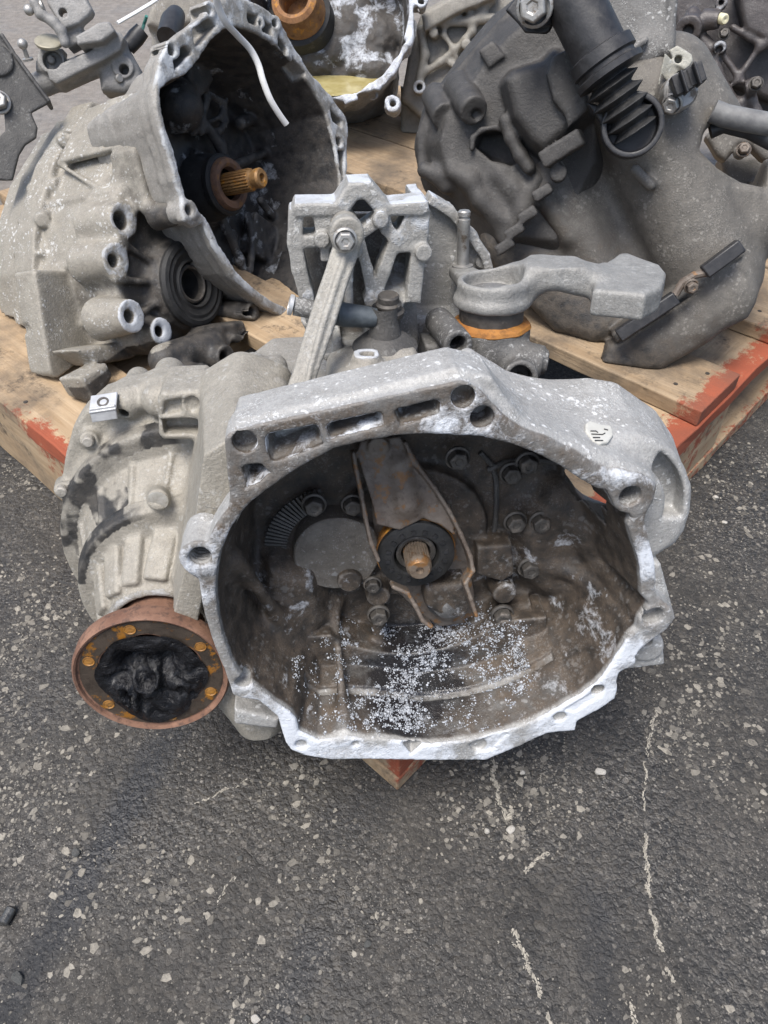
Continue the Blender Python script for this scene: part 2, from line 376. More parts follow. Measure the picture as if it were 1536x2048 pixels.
# ------------------------------------------------------------------ the ground
def mat_asphalt():
    t = NT('worn_asphalt'); n1 = t.noise(5, 6, .65); n2 = t.noise(38, 6, .7); n3 = t.noise(300, 4, .7)
    col = t.mix(t.mapr(n1, .35, .68), (.016, .0146, .0128), (.034, .0308, .0268))
    col = t.mix(t.mapr(n2, .42, .70, 0, .8), col, (.060, .054, .046))
    # dark smears of oil and tyre rubber, long streaks
    st = t.noise(5, 5, .7, co=t.scale((2.2, .6, 1), rot=(0, 0, math.radians(-38)))); col = t.mix(t.mapr(st, .47, .63, 0, .85), col, (.0125, .0118, .011))
    # packed aggregate: every stone its own tone, binder between
    vp = t.n('ShaderNodeTexVoronoi'); wv_ = t.n('ShaderNodeTexNoise'); t.set(wv_.inputs['Vector'], t.co); wv_.inputs['Scale'].default_value = 160; wm_ = t.n('ShaderNodeVectorMath', operation='MULTIPLY_ADD'); t.set(wm_.inputs[0], wv_.outputs['Color']); wm_.inputs[1].default_value = (.006, .006, 0); t.set(wm_.inputs[2], t.co)
    t.set(vp.inputs['Vector'], wm_.outputs[0]); vp.inputs['Scale'].default_value = 210; pr = t.n('ShaderNodeSeparateColor'); t.t.links.new(vp.outputs['Color'], pr.inputs[0])
    col = t.mix(t.mapr(vp.outputs['Distance'], .15, .55, 0, .5), col, (.021, .0198, .0182)); col = t.mix(t.mapr(pr.outputs[0], .40, 1.0, 0, .5), col, t.mix(pr.outputs[1], (.088, .078, .064), (.052, .047, .040)))
    vq = t.n('ShaderNodeTexVoronoi'); t.set(vq.inputs['Vector'], wm_.outputs[0]); vq.inputs['Scale'].default_value = 480
    # one long black oily smear at the left, two short ones near the bottom, a broad dark patch below the bell
    sxy = t.n('ShaderNodeSeparateXYZ'); t.t.links.new(t.co, sxy.inputs[0])
    for (xa, ya), (xb, yb), wd, am in (((330, 1480), (20, 2020), .022, .905), ((620, 1900), (560, 2060), .018, .7), ((1190, 1800), (1215, 2060), .020, .6), ((820, 1500), (700, 1640), .03, .5)):
        A_, B_ = onz(xa, ya, 0), onz(xb, yb, 0); dv = (B_ - A_)[:2]; L_ = np.linalg.norm(dv); dv = dv / L_; cc = float(A_[0] * -dv[1] + A_[1] * dv[0]); tm = float((A_[:2] + B_[:2]) / 2 @ dv)
        dist = t.math('ABSOLUTE', t.math('SUBTRACT', t.math('ADD', t.math('MULTIPLY', sxy.outputs[0], -dv[1]), t.math('MULTIPLY', sxy.outputs[1], dv[0])), cc))
        al = t.math('SUBTRACT', t.math('ABSOLUTE', t.math('SUBTRACT', t.math('ADD', t.math('MULTIPLY', sxy.outputs[0], dv[0]), t.math('MULTIPLY', sxy.outputs[1], dv[1])), tm)), float(L_ / 2))
        dd_ = t.math('ADD', t.math('MAXIMUM', dist, al), t.math('MULTIPLY', t.math('SUBTRACT', t.noise(24, 6, .7), .5), .05)); sm_ = t.mapr(dd_, wd * .3, wd * 1.1, am, 0.0); smear = sm_ if am > .9 else smear
        col = t.mix(sm_, col, (.015, .0155, .017))
    # small aggregate showing through the binder
    for sc, th, cc, am in ((190, .40, (.22, .20, .17), .85), (95, .36, (.16, .145, .125), .75), (420, .46, (.20, .185, .16), .8), (780, .5, (.22, .20, .175), .7)):
        v = t.n('ShaderNodeTexVoronoi'); t.set(v.inputs['Vector'], t.co); v.inputs['Scale'].default_value = sc
        rnd = t.n('ShaderNodeSeparateColor'); t.t.links.new(v.outputs['Color'], rnd.inputs[0])
        thr = t.mapr(rnd.outputs[0], .45, 1.0, 0.02, th); m = t.mapr(t.math('SUBTRACT', thr, v.outputs['Distance']), 0, .05)
        m = t.math('MULTIPLY', m, t.math('MULTIPLY', t.mapr(t.noise(7, 4, .7), .38, .62, .12, am), t.mapr(smear, 0, 1, 1, .35))); col = t.mix(m, col, t.mix(rnd.outputs[1], cc, tuple(x * .5 for x in cc)))
    # paler farther out: grazing-angle lightening put into the colour, in dust tones
    sep = t.n('ShaderNodeSeparateXYZ'); t.t.links.new(t.co, sep.inputs[0]); dm = t.mapr(t.math('ADD', sep.outputs[1], t.math('MULTIPLY', n1, .8)), 1.4, 2.4, 0, .85)
    col = t.mix(dm, col, t.mix(t.mapr(n2, .35, .65), (.15, .13, .11), (.24, .215, .185)))
    h = t.math('ADD', t.math('MULTIPLY', n2, .7), t.math('ADD', t.math('MULTIPLY', n3, .35), t.math('ADD', t.math('MULTIPLY', vp.outputs['Distance'], -.9), t.math('MULTIPLY', vq.outputs['Distance'], -.4))))
    return t.out(col, t.mapr(n1, .32, .62, .42, .85), 0, t.bump(h, .0015))
GM = mat_asphalt()
gv = [(-60, -60, 0), (60, -60, 0), (60, 60, 0), (-60, 60, 0)]
ground = tag(link('ground', npmesh('ground', gv, [(0, 1, 2, 3)], False), GM), kind='structure')
M_chip = None
def mat_stone(name, a, b):
    t = NT(name); oi = t.n('ShaderNodeNewGeometry').outputs['Random Per Island']
    col = t.mix(oi, a, b); col = t.mix(t.mapr(t.noise(260, 5, .7), .4, .7, 0, .6), col, tuple(x * .45 for x in a)); return t.out(col, .85, 0, t.bump(t.noise(300, 4, .7), .0006))
M_chip = mat_stone('stone_chips', (.085, .078, .067), (.29, .265, .22)); M_chip2 = mat_stone('scraped_stone', (.22, .20, .165), (.40, .37, .31)); M_loose = mat_stone('loose_stone', (.30, .28, .24), (.50, .47, .42))
M_darkst = mat_stone('dark_stone', (.03, .032, .032), (.09, .09, .085))
def chip(mb, x, y, r, h, el=1.0, ang=None):
    n = random.choice((5, 6, 7)); ang = random.uniform(0, 6.3) if ang is None else ang; P = []; ca, sa = math.cos(ang), math.sin(ang)
    for ring, (k, z) in enumerate(((1, -.0004), (.8, h))):
        for j in range(n):
            th = 2 * math.pi * j / n + (0 if ring else 0); rr = r * k * (1 + .28 * math.sin(j * 2.3 + x * 900) )
            a, b = rr * math.cos(th) * el, rr * math.sin(th) / el ** .5; P.append((x + a * ca - b * sa, y + a * sa + b * ca, z))
    F = [(j, (j + 1) % n, n + (j + 1) % n, n + j) for j in range(n)] + [tuple(range(n, 2 * n))]
    mb.add(P, F)
mb = MB(); cnt = 0
cand = RNG.uniform([-.75, .08], [.75, 1.0], (120000, 2)); dens = fbm(np.c_[cand, np.zeros(len(cand))] + 3, 9, 3); dens2 = fbm(np.c_[cand * [1, .6], np.ones(len(cand))], 28, 2)
for (x, y), a, b in zip(cand, dens, dens2):
    if random.random() > max(0, (a - .40) * 3.4) * (b * 1.3): continue
    if y > .55 and random.random() < .5: continue
    r = min(.0046, .00068 * math.exp(random.gauss(.18, .74))); chip(mb, x, y, r, random.uniform(.0001, .0005), random.uniform(.75, 1.35)); cnt += 1
mb.build('embedded_chips', M_chip, ground, smooth=False)['kind'] = 'stuff'
def scrape(pts, wid, name='scrape_mark', dens=1.0):
    """a pale broken scrape: crushed stone along a line on the asphalt"""
    P = [onz(x, y, 0)[:2] for x, y in pts]; mb = MB()
    for a, b in zip(P[:-1], P[1:]):
        L = np.linalg.norm(b - a); ang = math.atan2(*(b - a)[::-1])
        for _ in range(int(L * 3300 * dens * wid / .003)):
            t = random.random(); o = random.gauss(0, wid * .28); p = a + (b - a) * t + np.array([-math.sin(ang), math.cos(ang)]) * (o + .0012 * math.sin(t * L * 300))
            if vnoise(np.array([[p[0], p[1], 0]]), 70)[0] < .24: continue
            chip(mb, p[0], p[1], random.uniform(.0004, .0010), random.uniform(.0002, .0006), 1.6, ang + random.gauss(0, .3))
    mb.build(name, M_chip2, ground, smooth=False)
scrape([(985, 1520), (988, 1560), (1000, 1605), (1016, 1640), (1024, 1628)], .0042)
scrape([(1290, 1668), (1294, 1740), (1305, 1830), (1318, 1890), (1345, 1965)], .0034)
scrape([(1025, 1858), (1040, 1895), (1065, 1950), (1085, 1995), (1106, 2052)], .0034)
scrape([(1312, 1420), (1298, 1480), (1293, 1500)], .003, dens=.7); scrape([(1293, 1500), (1290, 1560), (1287, 1620)], .002, dens=.5)
scrape([(1050, 1745), (1066, 1732), (1080, 1715), (1098, 1708)], .003); scrape([(996, 1885), (1040, 1888)], .002, dens=.6)
scrape([(1255, 2000), (1272, 2048)], .004, dens=.7); scrape([(390, 1610), (440, 1585), (495, 1562)], .002, dens=.5); scrape([(435, 1810), (450, 1780), (470, 1750)], .0025, dens=.35)
def pebble(name, x, y, r, mat, label, el=1.3, group=None, seed=0):
    p = onz(x, y, 0); bm = bmesh.new(); bmesh.ops.create_icosphere(bm, subdivisions=2, radius=1); rr = random.Random(seed)
    ax = [Vector((rr.gauss(0, 1), rr.gauss(0, 1), rr.gauss(0, 1))).normalized() for _ in range(9)]; cuts = [rr.uniform(.55, .85) for _ in ax]
    for v in bm.verts:
        for a, c in zip(ax, cuts):
            d = v.co.dot(a)
            if d > c: v.co -= a * (d - c)
        v.co.x *= el; v.co.z *= .75
    me = bpy.data.meshes.new(name); bm.to_mesh(me); bm.free(); o = link(name, me, mat)
    o.scale = (r, r, r); o.rotation_euler = (0, 0, rr.uniform(0, 6)); o.location = (p[0], p[1], r * .42); return tag(o, label, 'stone', group)
pebble('pebble', 1200, 1546, .0048, M_loose, 'pale wedge-shaped pebble lying right below the open bell housing', 1.2, seed=1)
pebble('pebble', 973, 1663, .0028, M_loose, 'small pale pebble left of the twin chip below the housing', 1.1, seed=2)
pebble('pebble', 1021, 1661, .0036, M_loose, 'pale twin chip just under the end of the short scrape', 1.5, seed=3)
pebble('pebble', 1044, 1546, .0028, M_loose, 'small white pebble beside the top of the short scrape', 1.1, seed=4)
pebble('pebble', 152, 1706, .0042, M_darkst, 'dark greenish pebble on the oily streak at the left', 1.1, seed=5)
pebble('pebble', 38, 1958, .0050, M_darkst, 'dark flat pebble near the lower left corner', 1.3, seed=6)
pebble('pebble', 512, 2040, .0036, M_loose, 'pale pebble at the bottom edge left of centre', 1.3, seed=8)
pebble('pebble', 613, 2037, .0034, M_darkst, 'grey pebble at the bottom edge near the middle', 1.1, seed=9)
pebble('pebble', 480, 1718, .0028, M_darkst, 'small dark pebble on the asphalt between the two long scrapes and the left streak', 1.2, seed=10)
pebble('pebble', 1430, 996, .0036, M_loose, 'white pebble on the asphalt right of the starter pocket', 1.2, seed=11)
pebble('pebble', 1448, 1046, .0036, M_loose, 'white pebble farthest right beside the rounded starter pocket', 1.2, seed=12)
pebble('pebble', 1512, 937, .003, M_darkst, 'greenish pebble by the pallet side at the right edge', 1.2, seed=13)
pebble('pebble', 735, 1888, .003, M_darkst, 'dark pebble on asphalt below the centre', 1.3, seed=14)
b = MB(); c = onz(18, 1838, .0); b.lathe(c + [-.002, -.006, .0045], (.25, 1, 0), [(0, 0), (.0025, 0), (.0045, .0012), (.0045, .013), (.003, .0145), (0, .0145)], 16)
tag(b.build('metal_pin', mat_simple('pin_steel', (.05, .05, .05), (.12, .12, .115), 200, .4, .6)), 'small dark cylindrical metal pin lying at the left edge', 'pin')
# ------------------------------------------------------------------ the pallet
PT = onz(795, 1583, 0); PD1 = np.array([-.736, .677, 0]); PD1 /= np.linalg.norm(PD1); PD2 = np.array([PD1[1], -PD1[0], 0])
def pal(a, b, z): return PT + PD1 * a + PD2 * b + np.array([0, 0, z])
def mat_wood():
    t = NT('pallet_wood'); g = t.scale((3, 60, 60)); g2 = t.scale((1.2, 14, 14)); n = t.noise(2.2, 6, .65, co=g, dist=.8); n2 = t.noise(2.0, 5, .6, co=g2, dist=1.2); n3 = t.noise(9, 6, .7)
    col = t.mix(t.mapr(n, .3, .7), (.31, .22, .13), (.44, .335, .22)); col = t.mix(t.mapr(n2, .35, .7, 0, .6), col, (.25, .165, .09))
    col = t.mix(t.mapr(n3, .47, .70, 0, .85), col, (.11, .088, .066)); col = t.mix(t.mapr(t.noise(24, 5, .75), .56, .68, 0, .8), col, (.05, .04, .032))
    kn = t.voro(4.2, co=t.scale((1, 2.6, 2.6))); col = t.mix(t.mapr(kn, .0, .075, .8, 0), col, (.10, .05, .022))
    pa = t.attr('paint'); pm = t.mapr(t.math('ADD', pa, t.math('MULTIPLY', t.math('SUBTRACT', t.noise(38, 7, .8), .5), 2.6)), .40, .62)
    pm = t.math('MULTIPLY', pm, t.mapr(pa, .02, .2)); col = t.mix(pm, col, t.mix(t.mapr(n3, .35, .65), (.30, .075, .036), (.21, .062, .034)))
    dk = t.attr('dirt'); col = t.mix(t.mapr(t.math('ADD', dk, t.math('MULTIPLY', t.math('SUBTRACT', n3, .5), .8)), .3, .9), col, (.085, .068, .052))
    return t.out(col, .82, 0, t.bump(t.math('ADD', n, t.math('MULTIPLY', t.noise(150, 4, .7), .5)), .0012), .3)
M_wood = mat_wood()
pallet = thing('pallet', pal(.5, .55, 0), 'worn wooden pallet with orange painted ends under the gearboxes', 'pallet')
def board(name, a0, a1, b0, b1, z0, z1, along=1, paint=None, jag=.0015, dirt=None):
    """along=1: grain along PD1, else along PD2"""
    c = pal((a0 + a1) / 2, (b0 + b1) / 2, (z0 + z1) / 2); hx, hy = ((a1 - a0) / 2, (b1 - b0) / 2) if along == 1 else ((b1 - b0) / 2, (a1 - a0) / 2)
    hz = (z1 - z0) / 2; nx, ny = max(4, int(hx * 50)), 5; xs = np.linspace(-hx, hx, nx); ys = np.linspace(-hy, hy, ny); V = []; 
    sd = random.uniform(0, 50)
    for sgn in (-1, 1):
        for x in xs:
            for y in ys:
                e = abs(y) > hy - 1e-6; j = jag * (vnoise(np.array([[x, sgn, sd]]), 40)[0] - .5) * 2 * (1 if e else .0)
                zz = sgn * hz + .0009 * (vnoise(np.array([[x, y, sd + sgn]]), 25)[0] - .5)
                V.append((x, y + j * np.sign(y), zz))
    N = nx * ny; F = []
    for i in range(nx - 1):
        for k in range(ny - 1):
            q = (i * ny + k, (i + 1) * ny + k, (i + 1) * ny + k + 1, i * ny + k + 1); F.append(q[::-1]); F.append(tuple(a + N for a in q))
        for k in (0, ny - 1):
            q = (i * ny + k, (i + 1) * ny + k, (i + 1) * ny + k + N, i * ny + k + N); F.append(q if k == 0 else q[::-1])
    for i in (0, nx - 1):
        for k in range(ny - 1):
            q = (i * ny + k, i * ny + k + 1, i * ny + k + 1 + N, i * ny + k + N); F.append(q[::-1] if i == 0 else q)
    ux, uy = (PD1, PD2) if along == 1 else (PD2, -PD1)
    fr = Frame(c, ux, uy, (0, 0, 1)); V = np.array(V); W = np.array([fr.wor(v) for v in V]); ab = np.c_[(W - PT) @ PD1, (W - PT) @ PD2, W[:, 2]]
    at = {'paint': paint(ab) if paint else np.zeros(len(V)), 'dirt': dirt(ab) if dirt else np.zeros(len(V))}
    o = link(name, npmesh(name, V, F, False, at), M_wood, pallet, fr)
    m = o.modifiers.new('bevel', 'BEVEL'); m.width = .0018; m.segments = 2; m.limit_method = 'ANGLE'; m.angle_limit = math.radians(40); return o
M_nail = mat_simple('nail_iron', (.02, .017, .015), (.05, .04, .03), 200, .7)
def nail(a, b, z):
    m = MB(); m.lathe(pal(a, b, z), (0, 0, 1), [(.0028, -.002), (.0028, .0002), (.0018, .0004), (0, .0001)], 12); m.build('nail', M_nail, pallet)
end = lambda d: (lambda ab: np.clip(1 - (ab[:, 0] - d) / .03, 0, 1))
for b0, b1, z1 in ((-.012, .128, .138), (.285, .395, .144), (.535, .639, .144), (.765, .926, .144), (.932, 1.05, .144), (1.09, 1.2, .144)):
    board('deck_board', 0.002, 1.2, b0, b1, z1 - .022, z1, 1, (lambda ab: np.maximum(end(.012)(ab), (ab[:, 1] < -.0075) * np.clip(1.25 - np.abs(ab[:, 0] - .52) / .10, 0, 1))) if b0 < 0 else end(.012) if b0 < .7 else end(.003), jag=.003 if b0 < .1 else .0015, dirt=lambda ab: np.clip(fbm(ab + 4, 5, 3) * 2.2 - .85, 0, .5))
for b0 in (.565, .612, .80, .87, .02, .09): nail(.045 + .012 * math.sin(b0 * 90), b0, .1442 if b0 > .2 else .1382)
for b0 in (.80, .86, .01, .06, .10): nail(.60 + .02 * math.sin(b0 * 70), b0, .1442 if b0 > .2 else .1382)
for a0, a1, p in ((0, .092, lambda ab: np.clip(1 - (ab[:, 0] - .015) / .035, 0, 1)), (.55, .65, None), (1.1, 1.2, None)):
    board('cross_board', a0, a1, .0, 1.2, .0995, .1215, 2, p)
for a0, a1 in ((0, .1), (.55, .65), (1.1, 1.2)):
    for b0, b1 in ((0.002, .1), (.50, .648), (1.1, 1.2)):
        board('block', a0 + .002, a1, b0, b1, .0225, .099, 2, (lambda ab: np.clip(1.0 - ab[:, 0] / .004, 0, 1) * .75 + .35 * (ab[:, 1] < .02)) if a0 == 0 else None, dirt=lambda ab: np.clip((.09 - ab[:, 2]) / .05, 0, 1) * .35)
    board('bottom_board', a0, a1, 0, 1.2, .0005, .022, 2, (lambda ab: .5 * np.clip(1.0 - ab[:, 0] / .004, 0, 1)) if a0 == 0 else None)
board('edge_board', .12, 1.15, -.004, .018, .003, .112, 1, lambda ab: np.clip((ab[:, 2] - .06) / .04, 0, 1) * np.clip(1 - np.abs(ab[:, 0] - .5) / .16, 0, 1), jag=.002)
# ------------------------------------------------------------------ materials of the gearboxes
M_alu = mat_cast('cast_aluminium', (.27, .25, .215), (.35, .33, .29), (.19, .172, .145), speck=.5, metal=.12)
M_alu2 = mat_cast('cast_aluminium_warm', (.24, .22, .185), (.33, .305, .26), (.16, .142, .115), speck=.6, metal=.1)
M_grey = mat_cast('cast_aluminium_grey', (.13, .127, .12), (.21, .205, .195), (.08, .075, .07), speck=.8, metal=.15)
M_soot = mat_cast('sooty_casting', (.055, .052, .049), (.10, .095, .088), (.03, .028, .026), speck=.15, metal=.1, edge=.2)
M_lever = mat_cast('forged_lever', (.28, .265, .235), (.36, .345, .305), (.20, .185, .155), speck=.35, metal=.2)
M_steel = mat_simple('steel', (.30, .29, .27), (.42, .41, .39), 120, .42, .7, .0002, .6, (.16, .13, .10), 60)
M_dsteel = mat_simple('dark_steel', (.055, .05, .045), (.10, .092, .082), 120, .5, .35, .0003, .7, (.16, .14, .12), 90)
M_black = mat_simple('black_plastic', (.012, .012, .013), (.028, .028, .03), 90, .42, 0, .0002, .6, (.06, .057, .052), 30, (.6, .75))
M_rubber = mat_simple('black_rubber', (.010, .010, .010), (.022, .022, .022), 90, .6, 0, .0004, .8, (.055, .052, .047), 40, (.58, .72))
M_rust = mat_rust('rusty_steel', (.12, .058, .036), (.21, .115, .075), (.055, .032, .024)); M_rusty2 = mat_rust('rust_bright', (.20, .085, .02), (.34, .15, .03), (.06, .035, .02), br=.8)
M_rustfork = mat_rust('rusty_fork', (.095, .072, .056), (.17, .145, .12), (.055, .04, .03), (.26, .12, .03), .55, .6, .15)
M_orange = mat_rust('orange_rust', (.26, .10, .018), (.36, .165, .04), (.10, .045, .016), br=.4)
M_white = mat_simple('white_plastic', (.58, .58, .565), (.66, .66, .645), 60, .45)
M_zinc = mat_simple('zinc_bright', (.40, .405, .41), (.50, .505, .51), 90, .35, .35, .0002, .5)
def grease_mat():
    t = NT('black_grease'); n = t.noise(70, 6, .65); return t.out(t.mix(t.mapr(n, .4, .7), (.004, .004, .005), (.016, .016, .018)), t.mapr(n, .3, .7, .08, .36), 0, t.bump(t.noise(160, 5, .65, dist=1.0), .0022), .3)
M_grease = grease_mat()
# ------------------------------------------------------------------ the front gearbox, its bell open towards us
G1 = frame_el_az(onz(820, 1520, .13), 12, 5.7); q = G1.q; qs = G1.qs
g1 = thing('gearbox', (.05, .45, .14), 'pale front gearbox lying with its open white-rimmed bell housing towards the viewer', 'gearbox')
FL = [(449, 880), (459, 868), (475, 860), (545, 844), (670, 817), (795, 789), (898, 768), (920, 762), (940, 767), (958, 778), (976, 796), (1001, 831), (1036, 861), (1085, 877), (1141, 908), (1176, 933), (1212, 954), (1233, 952), (1282, 954), (1303, 965), (1310, 982), (1305, 1003), (1296, 1021), (1289, 1037), (1292, 1060), (1300, 1090), (1308, 1125), (1312, 1150), (1310, 1176), (1309, 1193), (1334, 1210), (1349, 1223), (1351, 1237), (1337, 1257), (1300, 1284), (1280, 1301), (1271, 1315), (1273, 1325), (1263, 1335), (1239, 1345), (1234, 1362), (1236, 1382), (1229, 1399), (1198, 1420), (1154, 1443), (1151, 1462), (1093, 1467), (1043, 1491), (972, 1521), (860, 1521), (725, 1519), (660, 1520), (612, 1512), (582, 1501), (572, 1486), (560, 1450), (556, 1432), (537, 1415), (518, 1400), (485, 1397), (465, 1390), (452, 1340), (432, 1290), (415, 1240), (404, 1195), (398, 1160), (381, 1148), (364, 1125), (363, 1108), (375, 1097), (400, 1092), (417, 1092), (423, 1071), (447, 1034), (462, 1017), (459, 987), (453, 934)]
HO = [(440, 1105), (461, 1055), (492, 1014), (501, 1005), (545, 971), (576, 949), (607, 930), (670, 896), (732, 881), (795, 871), (857, 867), (900, 869), (965, 873), (994, 880), (1036, 891), (1078, 908), (1120, 930), (1162, 958), (1190, 975), (1211, 979), (1222, 996), (1229, 1014), (1240, 1023), (1257, 1026), (1262, 1034), (1256, 1049), (1264, 1077), (1275, 1110), (1281, 1135), (1283, 1190), (1297, 1206), (1291, 1220), (1279, 1236), (1275, 1258), (1259, 1271), (1243, 1298), (1226, 1325), (1205, 1355), (1188, 1372), (1171, 1383), (1160, 1393), (1138, 1404), (1097, 1428), (1063, 1444), (1009, 1464), (962, 1476), (918, 1483), (860, 1490), (774, 1480), (693, 1476), (634, 1482), (612, 1470), (597, 1463), (592, 1441), (579, 1424), (553, 1408), (530, 1389), (507, 1372), (478, 1348), (462, 1320), (445, 1271), (436, 1232), (431, 1180), (434, 1141)]
fl = qs(FL); ho = qs(HO)
# a plain round rim behind the flange ears, from which the bell wall runs back
cx, cy = .0135, .152
c = Cast(G1, (-.16, -.008, -.118), (.235, .345, .008), .00145)
c.poly(fl, -.026, 0, r=.0012)
c.poly(ho, -.108, -.004, taper=.20, tw=0, grow=.0075, r=.002, k=.008)
# flange edge web from top plate: thick top wall
c.poly([(-.102, .262), (-.105, .288), (-.1, .3), (.028, .325), (.05, .318), (.068, .29), (.09, .27), (.06, .25), (-.05, .24)], -.045, -.008, r=.003, k=.004)
# starter pocket bulging at the right
bul = [(.085, .262), (.115, .262), (.138, .263), (.155, .259), (.184, .238), (.198, .220), (.202, .2), (.201, .183), (.196, .172), (.186, .165), (.16, .15), (.11, .2)]
c.poly(bul, -.098, -.024, taper=-.22, tw=-.03, r=.008, k=.006)
c.poly([(.05, .30), (.075, .283), (.105, .272), (.135, .258), (.16, .24), (.1, .22)], -.09, -.004, taper=-.08, r=.006, k=.012)
c.cyl((.140, .2045, -.026), .074, .0595, .064, k=.004, rd=.007)
# rib fins and lugs outside
c.poly(qs([(1290, 1110), (1312, 1112), (1338, 1208), (1300, 1230)], -.03), -.07, -.02, r=.003)
c.cyl(q(1298, 1300, -.022), .05, .0115, k=.006); c.poly(qs([(1255, 1275), (1320, 1270), (1325, 1320), (1250, 1330)], -.03), -.06, -.024, r=.003, k=.004)
c.poly(qs([(470, 1400), (560, 1420), (555, 1440), (470, 1430)], -.03), -.07, -.02, r=.003)
# lugs round the threaded boss
c.cyl(q(400, 1117, 0.0), .035, .0125, k=.004)
c.cyl(q(1308, 1238, 0), .03, .0125, k=.003); c.cyl(q(1263, 996, 0), .03, .0145, k=.003)
# the hollow of the bell
c.poly(ho, -.1005, .02, taper=.20, tw=0, r=.003, k=.001, op='cut')
# pockets cast into the upper flange
for P in ([(530, 878), (537, 868), (632, 850), (640, 858), (648, 888), (590, 912), (545, 925), (533, 905)], [(652, 856), (660, 847), (760, 824), (766, 830), (768, 852), (700, 868), (660, 880)], [(788, 825), (795, 818), (874, 799), (882, 806), (880, 830), (800, 852)], [(483, 936), (490, 930), (523, 927), (540, 946), (520, 965), (494, 976)]):
    c.poly(qs(P), -.023, .01, taper=.22, tw=0, r=.001, k=.0015, op='cut')
c.poly(qs([(800, 1484), (850, 1486), (836, 1500), (822, 1512), (811, 1500)]), -.05, .01, taper=.45, tw=0, r=0, k=.001, op='cut')
# holes
for x, y, r, L in ((489, 889, .0072, .011), (929, 800, .0072, .012), (967, 840, .0072, .022), (1263, 996, .0073, .035), (1309, 1237, .0076, .012), (1199, 1386, .0052, .012), (1122, 1440, .0052, .003), (958, 1498, .0066, .004), (603, 1496, .005, .003), (712, 1494, .0035, .002), (485, 1371, .0055, .012), (400, 1118, .0064, .03)):
    c.cyl(q(x, y, .003), L + .003, r, k=.001, op='cut')
c.cyl(q(400, 1118, .002), .006, .008, .0062, k=.001, op='cut')
c.cyl(q(1300, 1297, -.015), .04, .0048, k=.001, op='cut')
for zz in range(6): c.cyl(q(400, 1118, 0) + [0, 0, -.006 - zz * .0032], .0014, .0072, k=.001, op='cut')
# shallow wear patches between face and bore (machined steps)
c.poly(qs([(1128, 1420), (1185, 1385), (1210, 1375), (1205, 1390), (1150, 1425)]), -.0012, .005, r=0, k=0, op='cut'); c.poly(qs([(935, 1490), (1000, 1465), (1018, 1468), (985, 1500), (950, 1508)]), -.0012, .005, r=0, k=0, op='cut')
# starter opening, through the back into daylight
so = qs([(1128, 930), (1126, 950), (1136, 975), (1160, 993), (1190, 1002), (1222, 1004), (1240, 960), (1200, 910)], -.075)
c.poly(so, -.09, -.04, r=.002, k=.003, op='cut')
so = qs([(1126, 935), (1126, 952), (1136, 975), (1160, 993), (1190, 1002), (1222, 1004), (1240, 960), (1200, 910), (1150, 905)], -.1); c.poly(so, -.14, -.08, r=.002, k=.003, op='cut')
c.sight([(1125, 928), (1123, 955), (1133, 982), (1157, 1001), (1190, 1010), (1228, 1012), (1218, 985), (1190, 968), (1160, 948)], -.03, -.15)
# hollow face of the pocket's outer lobe
def cres(X, Y, Z):
    r = np.hypot(X - .140, Y - .2045); a = np.arctan2(Y - .2045, X - .140); return np.maximum(np.maximum(np.abs(r - .0475) - .0065, np.abs(Z + .03) - .011), (np.abs(a - .42) - .55) * .05)
c.fn(cres, (.08, .14, -.045), (.21, .27, -.015), k=.004, op='cut')
# --- inside: ribs, steps and bosses on the bell's back and walls
B = -.1005
def ib(x, y, w, L, r, r2=None, k=.003): c.cyl(q(x, y, w), L, r, r2, k=k)
c.poly([(cx + .06 * math.cos(t), cy + .06 * math.sin(t)) for t in np.linspace(0, 6.28, 40)[:-1]], B - .004, -.09, r=.003, k=.008)
c.poly(qs([(930, 1240), (1060, 1200), (1090, 1330), (1085, 1440), (1040, 1440), (1010, 1280)], -.085), B, -.078, r=.006, k=.012)     # right swell
c.poly(qs([(1050, 1060), (1110, 990), (1180, 1050), (1190, 1150), (1100, 1180), (1060, 1150)], -.085), B, -.078, taper=-.6, r=.006, k=.012)
c.caps(q(1120, 985, -.088), q(1205, 1120, -.070), .008, .010, k=.012); c.caps(q(1085, 1120, -.088), q(1195, 1165, -.062), .006, k=.01)
c.poly(qs([(545, 1130), (615, 1150), (640, 1230), (610, 1290), (560, 1250), (520, 1190)], -.08), B, -.07, taper=-.5, r=.005, k=.012)   # left wedge
c.caps(q(475, 1120, -.03), q(610, 1300, -.082), .004, .003, k=.02)
c.poly(qs([(608, 1190), (655, 1180), (655, 1460), (610, 1470)], -.06), -.09, .0, r=.004, k=.006) if False else None
c.caps(q(668, 1206, -.096), q(690, 1450, -.012), .0035, .0022, k=.016); c.caps(q(612, 1268, -.088), q(618, 1462, -.014), .0035, .0025, k=.016)
c.caps(q(1045, 1240, -.085), q(1066, 1440, -.012), .006, .005, k=.010)
for a, b_ in (((1150, 1300), (1165, 1385)), ((1183, 1285), (1200, 1360)), ((672, 1385), (700, 1470)), ((1262, 1165), (1275, 1215))): c.caps(q(*a, -.045), q(*b_, -.012), .003, .0035, k=.004)
